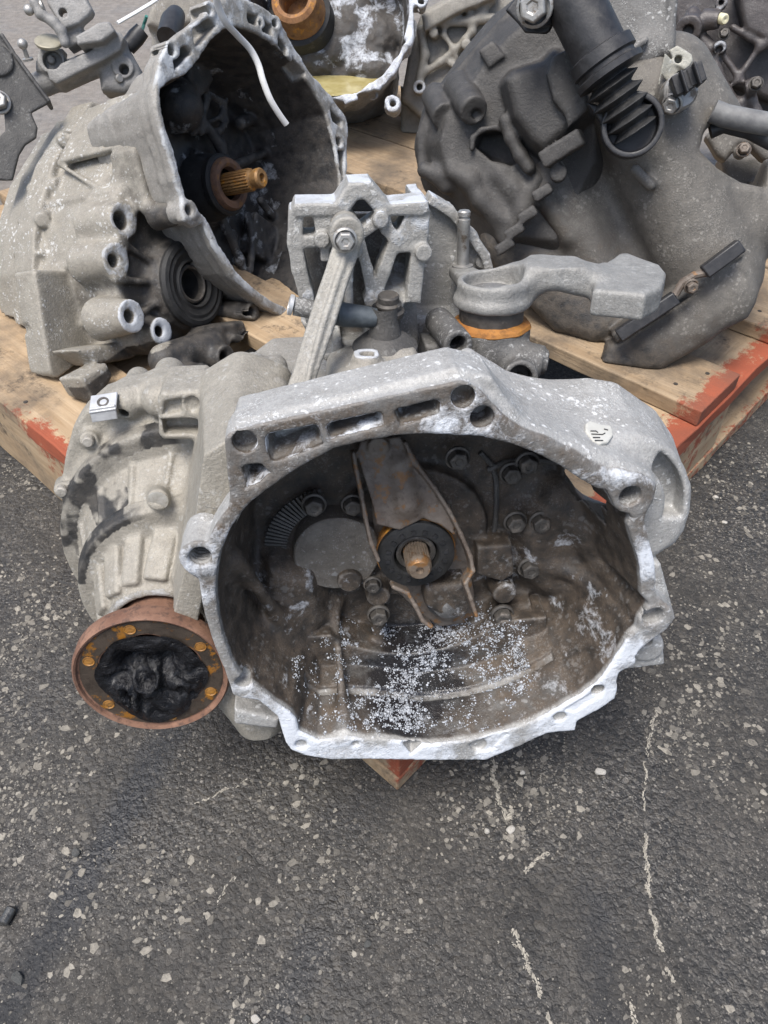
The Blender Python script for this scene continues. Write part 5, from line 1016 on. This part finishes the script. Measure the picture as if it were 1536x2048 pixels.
p0, p1 = q(1086, 322, .0), q(1166, 272, .008); c.obox((p0 + p1) / 2, p1 - p0, (0, 0, 1), np.linalg.norm(p1 - p0) / 2, .016, .0095, k=.002, r=.002); c.cyl(q(1116, 345, .004), .03, .010, k=.002)
c.poly(qs([(945, 290), (955, 262), (1000, 255), (1025, 280), (1040, 315), (1020, 330), (980, 318)], -.02), -.075, .03, r=.006, k=.003, op='cut')
c.path([q(x, y, -.034) for x, y in ((944, 298), (946, 275), (962, 260), (990, 254), (1012, 262))], .0035, k=.003); c.path([q(x, y, -.03) for x, y in ((1010, 240), (1022, 275), (1040, 310), (1058, 335))], .008, k=.004)
for P in ([(905, 345), (940, 360), (960, 400)], [(1000, 350), (1030, 380), (1050, 430)], [(960, 400), (1010, 440)], [(1010, 480), (1045, 420), (1075, 360)]): c.path([q(x, y, -.044) for x, y in P], .008, k=.012)
for x, y in ((1055, 430), (1030, 462), (1010, 492), (1085, 385)): c.obox(q(x, y, -.015), (1, .8, 0), (-.8, 1, 0), .012, .0065, .014, k=.0015)
for P in ([(850, 340), (880, 352), (892, 372)], [(905, 235), (930, 262)]): c.path([q(x, y, -.056) for x, y in P], .010, k=.010)
c.cyl(q(948, 224, .005), .03, .0062, k=.001, op='cut')
c.rough(.0005, 40); c.rough(.0003, 130, 2); c.build('bell_housing', M_dark3, g3, None, label='soot black bell housing seen from outside')
# tail housing
c = Cast(G3, (-.16, -.21, -.17), (.265, .24, .05), .0030)
bd = [(1080, 330), (1180, 240), (1270, 130), (1345, 130), (1395, 195), (1418, 235), (1400, 285), (1432, 345), (1482, 372), (1536, 380), (1600, 400), (1560, 462), (1485, 505), (1440, 560), (1330, 640), (1245, 672), (1110, 665), (1010, 560), (965, 495), (1000, 400)]
c.poly(qs(bd, -.06), -.15, -.06, r=.014, k=.006)
c.caps(q(1285, 215, -.075), q(1420, 545, -.075), .068, .062, k=.012); c.caps(q(1330, 170, -.09), q(1500, 440, -.09), .055, .05, k=.012)     # main bright barrel
c.caps(q(1100, 350, -.075), q(1215, 560, -.078), .040, .034, k=.014); c.caps(q(1010, 470, -.085), q(1190, 650, -.085), .034, .030, k=.016)
c.caps(q(1090, 400, -.036), q(1135, 470, -.045), .012, .008, k=.016); c.caps(q(1270, 340, -.004), q(1300, 370, -.006), .006, k=.012)
cap_ = [(1250, 676), (1330, 632), (1430, 560), (1484, 512), (1502, 540), (1513, 585), (1496, 636), (1440, 662), (1420, 684), (1330, 735), (1320, 742), (1210, 746), (1192, 738), (1215, 690)]
c.poly(qs(cap_, -.018), -.12, -.018, r=.012, k=.003); c.caps(q(1300, 690, -.042), q(1455, 590, -.042), .030, .032, k=.012); c.caps(q(1420, 600, -.02), q(1400, 660, -.02), .006, k=.012)
a_, b_ = q(1228, 676, -.022), q(1482, 498, -.018); c.obox((a_ + b_) / 2 - [0, 0, .02], b_ - a_, (0, 0, 1), np.linalg.norm(b_ - a_) / 2, .026, .0075, k=.002, r=.002)
c.poly(qs([(1400, 300), (1412, 262), (1440, 232), (1500, 240), (1560, 300), (1540, 372), (1490, 362), (1440, 335)], -.02), -.2, .03, r=.008, k=.01, op='cut')
c.cone(q(1330, 165, -.03), q(1350, 200, .0), .018, .016, k=.008)
c.rough(.0007, 20); c.rough(.0003, 120, 4); c.clipz(.1445)
def t3_attr(V, g):
    a = np.array([G3.q(1000, 560, 0)[:2], G3.q(1190, 300, 0)[:2]]); n = fbm(V, 18, 3); ln = (V[:, 0] - G3.q(1200, 400, 0)[0]) * .75 + (V[:, 1] - G3.q(1200, 400, 0)[1]) * .6
    low = np.clip((G3.q(1200, 560, 0)[1] - V[:, 1]) / .06, 0, 1)
    return {'grime_shade': np.clip(.30 - ln * 8 + (n - .5) * 1.0 + low * .25, 0, .95)}  # darker towards the lower left and the bottom, broken by noise
tail = c.build('tail_housing', M_brown3, g3, t3_attr, label='dusty brown tail housing resting on the pallet boards')
b = MB()
for a, b_, h in (((1408, 545), (1482, 490), .018), ((1236, 672), (1352, 594), .018)): 
    p, p1 = q(*a, .010), q(*b_, .008); b.box((p + p1) / 2, (p1 - p) / np.linalg.norm(p1 - p), np.cross((0, 0, 1), (p1 - p) / np.linalg.norm(p1 - p)), (0, 0, 1), np.linalg.norm(p1 - p) / 2, .008, .010)
b.build('rubber_block', M_black, g3, bevel=.002, fr=G3)
b = MB(); b.tube([q(x, y, .012) for x, y in ((1350, 590), (1365, 565), (1390, 550), (1412, 545))], .0048, 10); b.build('bracket_strap', M_rustfork, g3, fr=G3); hexbolt(g3, G3, q(1382, 572, .015), .0065, (.3, -.3, 1), mat=M_rustfork)
# lighter side cover at the top
c = Cast(G3, (-.02, .14, -.14), (.13, .30, .03), .0022)
c.poly(qs([(1150, -50), (1348, -50), (1346, 60), (1336, 108), (1300, 132), (1262, 128), (1190, 70)], -.02), -.12, -.02, r=.012, k=.008); c.caps(q(1346, -20, -.02), q(1338, 100, -.025), .006, k=.006); c.caps(q(1262, 100, -.012), q(1290, 80, -.012), .004, k=.008)
c.rough(.0014, 40); c.build('side_cover', M_grey, g3, label='grey speckled side cover')
# sensor bracket and plug
c = Cast(G3, (.05, .11, -.06), (.16, .22, .04), .0013)
o, u, v = np.array(q(1325, 145, .005)), np.array([.80, .5, -.3]), None; u /= np.linalg.norm(u); v = np.array([-.45, .8, .35]); v -= u * (u @ v); v /= np.linalg.norm(v)
c.opoly(tr(o, u, v, [(1290, 134), (1312, 118), (1326, 104), (1350, 125), (1366, 132), (1350, 150), (1340, 170), (1322, 150), (1318, 172), (1308, 160)], G3), o, u, v, -.0015, .0015, r=.0008)
c.poly(qs([(1338, 100), (1355, 90), (1384, 108), (1386, 122), (1372, 142), (1350, 128)], .004), -.02, .004, r=.002, k=.003); c.cyl(q(1361, 112, .02), .03, .004, k=.001, op='cut')
c.rough(.0005, 120); c.build('sensor_bracket', mat_cast('pale_bracket', (.34, .33, .28), (.44, .43, .37), (.24, .225, .18), speck=.5, metal=.1), g3)
b = MB(); p = q(1362, 182, .012); b.lathe(p, (.2, .1, 1), [(0, -.02), (.0185, -.02), (.0185, .0), (.016, .003), (0, .003)], 36); b.build('sensor_body', M_steel, g3, fr=G3)
for dx, dy, w in ((0, 0, .008), (26, -16, .008)):
    b = MB(); b.box(q(1362 + dx, 168 + dy, .03), (.85, .5, 0), (-.5, .85, 0), (0, 0, 1), .009, .010, .012); b.box(q(1366 + dx, 166 + dy, .043), (.85, .5, 0), (-.5, .85, 0), (0, 0, 1), .0015, .0115, .013); b.build('plug', M_black, g3, bevel=.0012, fr=G3)
hexbolt(g3, G3, q(1345, 207, .015), .0085, (-.3, -.5, 1), mat=M_steel)
# black slave cylinder: tube, collar, rubber bellows, end loop and clamp plate
W3 = .05
b = MB(); t0, t1 = q(1128, -40, W3), q(1208, 122, W3); d = (t1 - t0) / np.linalg.norm(t1 - t0); L = np.linalg.norm(t1 - t0)
b.lathe(t0, d, [(0, 0), (.0285, 0), (.0285, L - .012), (.034, L - .010), (.0345, L + .002), (.031, L + .004), (.031, L + .008), (.036, L + .010), (.0355, L + .016), (.022, L + .018), (0, L + .018)], 48); b.build('slave_cylinder', M_black, g3, fr=G3, label='black plastic cylinder tube with a stepped collar')
c = Cast(G3, (-.02, .05, .0), (.11, .21, .10), .0012); e0, e1 = q(1212, 148, W3 - .002), q(1270, 262, W3 - .010); ax_ = (e1 - e0) / np.linalg.norm(e1 - e0); Lb = np.linalg.norm(e1 - e0)
def bel(X, Y, Z):
    x, y, z = X - e0[0], Y - e0[1], Z - e0[2]; t = x * ax_[0] + y * ax_[1] + z * ax_[2]; rad = np.sqrt(np.maximum(x * x + y * y + z * z - t * t, 0))
    tt = np.clip(t / Lb, 0, 1); ph = (tt * 5.0) % 1.0; prof = (.0290 - .0045 * tt) * (.66 + .40 * np.abs(1 - 2 * ph) ** 1.2)
    return _ext((rad - prof) * .6, np.abs(t - Lb / 2) - Lb / 2, .001)
c.fn(bel, np.minimum(e0, e1) - .04, np.maximum(e0, e1) + .04, k=.001); c.build('bellows', M_rubber, g3, label='ribbed black rubber bellows')
c = Cast(G3, (-.03, .03, -.02), (.12, .13, .08), .0014); lc_ = q(1264, 252, W3 - .010)
c.cyl(lc_ + [0, 0, .012], .026, .0320, k=.002); c.poly(qs([(1172, 205), (1190, 208), (1225, 225), (1240, 290), (1222, 282), (1205, 250)], .04), .024, .042, r=.002, k=.004); c.cyl(lc_ + [0, 0, .03], .036, .0262, k=.001, op='cut'); c.cyl(lc_ + [0, 0, -.004], .006, .029, k=.001)
c.build('end_loop', M_black, g3)
c = Cast(G3, (-.13, .17, .0), (.02, .32, .08), .0016); c.poly(qs([(1010, 20), (1050, -30), (1140, -30), (1120, 20), (1100, 62), (1075, 78), (1055, 72), (1035, 45)], .04), .034, .04, r=.002); c.cone(q(1074, 50, .05), q(1076, 15, .055), .016, .015, k=.003); c.build('clamp_plate', M_black, g3); hexbolt(g3, G3, q(1070, 14, .066), .0145, (-.1, -.25, 1), mat=M_steel, h=.014)
# cable ends at the right edge
b = MB(); b.tube([q(x, y, -.03) for x, y in ((1425, 222), (1450, 232), (1490, 240), (1545, 250))], .012, 14); b.build('cable_end', mat_simple('grey_sleeve', (.10, .10, .10), (.17, .17, .165), 60, .6), g3, fr=G3)
b = MB(); b.tube([q(x, y, -.05) for x, y in ((1420, 262), (1450, 250), (1500, 262), (1545, 285))], .009, 14); b.build('cable_end', M_black, g3, fr=G3)
# ------------------------------------------------------------------ grey brown casting hooked in behind it, at the right edge
G7 = frame_el_az(atd(1480, 310, 1.12), 25, -20); q = G7.q; qs = G7.qs
g7 = thing('gearbox', tuple(G7.wor((.06, 0, -.1))[:2]) + (.145,), 'brown grey casting with a curved hooked arm at the right edge behind the dark gearbox', 'gearbox')
c = Cast(G7, (-.08, -.22, -.22), (.22, .12, .04), .0030)
c.poly(qs([(1410, 272), (1432, 246), (1462, 238), (1500, 255), (1600, 300), (1600, 350), (1525, 318), (1500, 292), (1478, 290), (1450, 322), (1434, 312)], .0), -.05, .0, r=.008, k=.006); c.poly(qs([(1500, 360), (1536, 340), (1640, 330), (1640, 640), (1520, 620), (1470, 480)], -.05), -.2, -.05, r=.012, k=.006)
c.poly(qs([(1440, 310), (1600, 300), (1620, 480), (1460, 420)], -.08), -.2, -.08, r=.01, k=.006); c.cone(q(1478, 310, .0), q(1490, 292, -.03), .009, .009, k=.003)
c.rough(.0012, 40); c.clipz(.1445); c.build('hooked_casting', M_brown3, g7)
for x, y, w in ((1487, 300, .012), (1480, 465, -.04)): hexbolt(g7, G7, q(x, y, w), .008, (0, .3, 1), mat=M_rustfork)
# ------------------------------------------------------------------ gearbox at the top, bell upwards, puddle inside
G4 = frame_el_az(atd(660, 10, 1.35), 36, -2); q = G4.q; qs = G4.qs
g4 = thing('gearbox', tuple(G4.wor((0, 0, -.1))[:2]) + (.145,), 'gearbox at the top centre with a crusted bell holding a yellow puddle', 'gearbox')
R4 = .142; c4 = (-.002, -.008)
c = Cast(G4, (-.19, -.20, -.34), (.20, .19, .02), .0030)
circ_ = lambda r, n=60: [(c4[0] + r * math.cos(t), c4[1] + r * math.sin(t)) for t in np.linspace(0, 2 * math.pi, n, endpoint=False)]
c.poly(circ_(R4 + .014), -.02, 0, r=.002); c.poly(circ_(R4 + .006), -.12, -.005, taper=.15, r=.004, k=.006)
c.poly(circ_(.12), -.32, -.1, r=.02, k=.02)
for x, y, r in ((786, 205, .014), (808, 78, .011), (745, 180, .009), (842, 0, .012)): c.cyl(q(x, y, .002), .03, r, k=.006); c.cyl(q(x, y, .006), .04, r * .45, k=.001, op='cut')
for P in ([(818, 92), (826, 96), (800, 150), (786, 165), (788, 148)], [(715, 188), (755, 176), (760, 192), (722, 206)], [(640, 190), (690, 200), (690, 212), (645, 203)], [(826, 10), (838, 10), (838, 70), (826, 74)]): c.poly(qs(P), -.02, .01, r=.001, k=.001, op='cut')
c.poly(circ_(R4), -.105, .02, taper=.15, tw=0, r=.004, k=.001, op='cut')
for x, y, rx in ((700, 60, .05), (655, 100, .035), (620, 120, .03), (740, 130, .04), (690, 20, .05), (760, 60, .04)): c.ell(q(x, y, -.10), rx, rx * .8, .022, k=.02)
c.rough(.004, 42); c.rough(.0016, 110, 2); c.clipz(.1445)
def b4_attr(V, g):
    r = np.hypot(V[:, 0] - c4[0], V[:, 1] - c4[1]); ins = np.clip((-V[:, 2] - .001) / .004, 0, 1) * (r + .15 * -V[:, 2] < R4 + .003) * (V[:, 2] > -.115); n = fbm(V, 40, 3); f = np.clip((V[:, 2] + .007) / .003, 0, 1)
    return {'grime_shade': ins * .85, 'oxide': np.clip(f * .5 + ins * np.clip((n - .42) * 1.8, 0, .42), 0, 1)}
c.build('bell_housing', mat_cast('crusted_bell', (.26, .25, .235), (.36, .35, .33), (.17, .16, .15), speck=.5, metal=.08, grime_shade=(.022, .021, .021), oxcol=(.52, .55, .60), bump=.0015), g4, b4_attr, label='crusted bell housing')
# level puddle of oily water
pz = G4.wor((c4[0], c4[1] - R4 + .004, -.004))[2] - .004
c = Cast(G4, (-.15, -.16, -.11), (.15, .15, .0), .0018); c.poly(circ_(R4 - .002), -.104, .01, taper=.13, tw=0, r=0, k=0)
c.fn(lambda X, Y, Z: np.abs(G4.O[2] + G4.U[2] * X + G4.V[2] * Y + G4.W[2] * Z - pz) - .0028, (-.2, -.2, -.12), (.2, .2, .02), op='and')
t = NT('oily_puddle'); n = t.noise(30, 4, .6); pm_ = t.out(t.mix(t.mapr(n, .4, .65), (.30, .25, .10), (.40, .35, .17)), .08, 0, t.bump(t.noise(18, 2, .5), .0006)); c.build('puddle', pm_, g4, label='level yellowish oily puddle')
b = MB(); rc_ = q(592, 8, -.02); b.lathe(rc_, (-.15, .1, 1), [(.048, -.08), (.046, -.02), (.042, -.006), (.043, .004), (.041, .013), (.034, .018), (.027, .016), (.025, .006), (.025, -.03), (0, -.03)], 56); b.build('bearing_ring', mat_rust('thick_rust', (.16, .07, .025), (.27, .14, .06), (.055, .03, .018), br=.5), g4, fr=G4, label='thick rusty bearing ring')
b = MB(); b.lathe(rc_ - [0, 0, .03], (-.15, .1, 1), [(.060, -.06), (.058, -.004), (.050, .0), (.046, -.002)], 48); b.build('bearing_collar', M_rubber, g4, fr=G4)
# ------------------------------------------------------------------ plain beige casting behind
G5 = frame_el_az(atd(900, 130, 1.42), 22, -8); q = G5.q; qs = G5.qs
g5 = thing('gearbox', tuple(G5.wor((0, 0, -.1))[:2]) + (.145,), 'plain beige ribbed gearbox casting behind, between the puddle bell and the dark gearbox', 'gearbox')
c = Cast(G5, (-.13, -.26, -.22), (.17, .17, .06), .0030)
c.poly(qs([(842, 20), (930, -30), (1080, -30), (1060, 60), (960, 150), (880, 250), (845, 240), (800, 200), (815, 110)], -.03), -.2, -.03, r=.012, k=.006); c.poly(qs([(800, 170), (860, 200), (960, 150), (960, 480), (800, 480)], -.08), -.2, -.08, r=.012, k=.006)
c.poly(qs([(842, 30), (920, -15), (1000, -30), (990, -5), (915, 25), (850, 62)], .01), -.04, .01, r=.003, k=.004)
for P, r in (([(868, 40), (890, 45), (945, 42), (985, 35)], .008), ([(945, 45), (945, 62), (930, 80), (910, 100), (880, 125), (840, 150)], .0065), ([(890, 48), (888, 70), (905, 95), (912, 115)], .005), ([(985, 0), (960, 30), (945, 45)], .007), ([(930, 0), (945, 38)], .006), ([(842, 60), (850, 110), (838, 165)], .008), ([(900, 125), (930, 150)], .006)): c.path([q(x, y, -.015) for x, y in P], r, k=.006)
for x, y, r in ((867, 65, .0085), (838, 173, .012), (920, 10, .01), (932, 88, .009), (950, 5, .008)): c.cyl(q(x, y, .004), .05, r, k=.004)
c.cyl(q(838, 173, .01), .03, .0055, k=.001, op='cut'); c.rough(.0012, 45); c.clipz(.1445)
def g5_attr(V, g): p = q(838, 173, 0); return {'oxide': ((np.hypot(V[:, 0] - p[0], V[:, 1] - p[1]) < .0125) & (V[:, 2] > -.004)) * .45}
c.build('ribbed_casting', mat_cast('plain_beige', (.22, .205, .175), (.29, .272, .235), (.155, .142, .118), speck=.15, metal=.08), g5, g5_attr)
# ------------------------------------------------------------------ dark greasy gearbox, top right corner
G6 = frame_el_az(atd(1430, 110, 1.45), 20, -20); q = G6.q; qs = G6.qs
g6 = thing('gearbox', tuple(G6.wor((.05, 0, -.1))[:2]) + (.145,), 'dark purplish greasy gearbox with webs and bolts in the top right corner', 'gearbox')
M_greasy = mat_cast('greasy_case', (.045, .038, .036), (.085, .073, .069), (.028, .024, .023), speck=.12, metal=.1, rough=.42, edge=.5)
c = Cast(G6, (-.13, -.30, -.22), (.22, .16, .06), .0030)
c.poly(qs([(1330, -30), (1640, -30), (1640, 240), (1540, 200), (1470, 170), (1400, 180), (1370, 120)], -.06), -.2, -.06, r=.01, k=.006); c.poly(qs([(1380, 120), (1640, 120), (1640, 520), (1420, 520)], -.12), -.2, -.12, r=.01, k=.006)
c.poly(qs([(1470, -30), (1640, -30), (1640, 70), (1540, 85), (1490, 60)], .0), -.08, .0, r=.01, k=.004)
for P, r in (([(1385, 60), (1420, 100), (1428, 140), (1450, 190), (1480, 230), (1510, 260)], .014), ([(1400, 50), (1385, 30)], .014), ([(1465, 55), (1500, 75), (1520, 88), (1560, 80)], .006), ([(1440, 100), (1480, 160), (1500, 180)], .006), ([(1515, 100), (1470, 165)], .006), ([(1450, 195), (1470, 210), (1500, 200), (1512, 225)], .012), ([(1520, 95), (1560, 75)], .008)): c.path([q(x, y, -.01) for x, y in P], r, k=.006)
c.cone(q(1376, 60, .02), q(1386, 52, -.03), .024, .024, k=.006); c.cyl(q(1377, 58, .03), .03, .010, k=.001, op='cut'); c.cone(q(1405, 40, .0), q(1440, 40, .01), .019, .015, k=.004)
c.cone(q(1440, 95, .015), q(1440, 95, -.03), .0115, .0115, k=.006); c.cyl(q(1440, 95, .03), .03, .006, k=.001, op='cut'); c.cone(q(1510, 172, .0), q(1490, 180, .0), .016, .016, k=.004); c.cyl(q(1443, 5, .01), .03, .010, k=.004); c.cyl(q(1443, 2, .02), .03, .005, k=.001, op='cut')
c.rough(.0014, 45); c.clipz(.1445)
def g6_attr(V, g):
    o = 0
    for x, y in ((1440, 95), (1443, 5)): p = q(x, y, 0); o = o + ((np.hypot(V[:, 0] - p[0], V[:, 1] - p[1]) < .012) & (V[:, 2] > .005)) * .35
    return {'oxide': o}
c.build('webbed_casting', M_greasy, g6, g6_attr)
for x, y, w, r in ((1448, 68, .01, .008), (1512, 168, .03, .010)): hexbolt(g6, G6, q(x, y, w), r, (0, .2, 1), mat=M_dsteel)
b = MB(); b.lathe(q(1447, 38, .02), (.6, -.2, .8), [(0, -.01), (.009, -.01), (.009, .003), (.007, .006), (.003, .006), (0, .004)], 24); b.build('yellow_cap', mat_simple('cream_cap', (.50, .46, .28), (.60, .56, .38), 60, .5), g6, fr=G6)
# ------------------------------------------------------------------ pale part behind the left gearbox
G8 = frame_el_az(atd(345, 25, 1.5), 20, 6); q = G8.q; qs = G8.qs
c = Cast(G8, (-.10, -.34, -.16), (.14, .08, .04), .0034)
c.poly(qs([(285, -20), (300, 10), (290, 50), (330, 62), (380, 50), (450, 20), (450, -30)], .0), -.1, .0, r=.012, k=.006); c.poly(qs([(300, 30), (440, 20), (440, 480), (300, 480)], -.04), -.14, -.04, r=.02, k=.02); c.rough(.0015, 40); c.clipz(.1445)
o = c.build('gearbox', M_alu2); tag(o, 'pale casting corner showing behind the top of the left gearbox', 'gearbox')
b = MB(); b.tube([atd(335, 75, 1.3), atd(345, 45, 1.32), atd(352, 30, 1.34)], [.018, .02, .016], 18); tag(b.build('rubber_cap', M_black), 'small black rubber cap behind the left bell rim', 'cap')
q = G1.q; qs = G1.qs
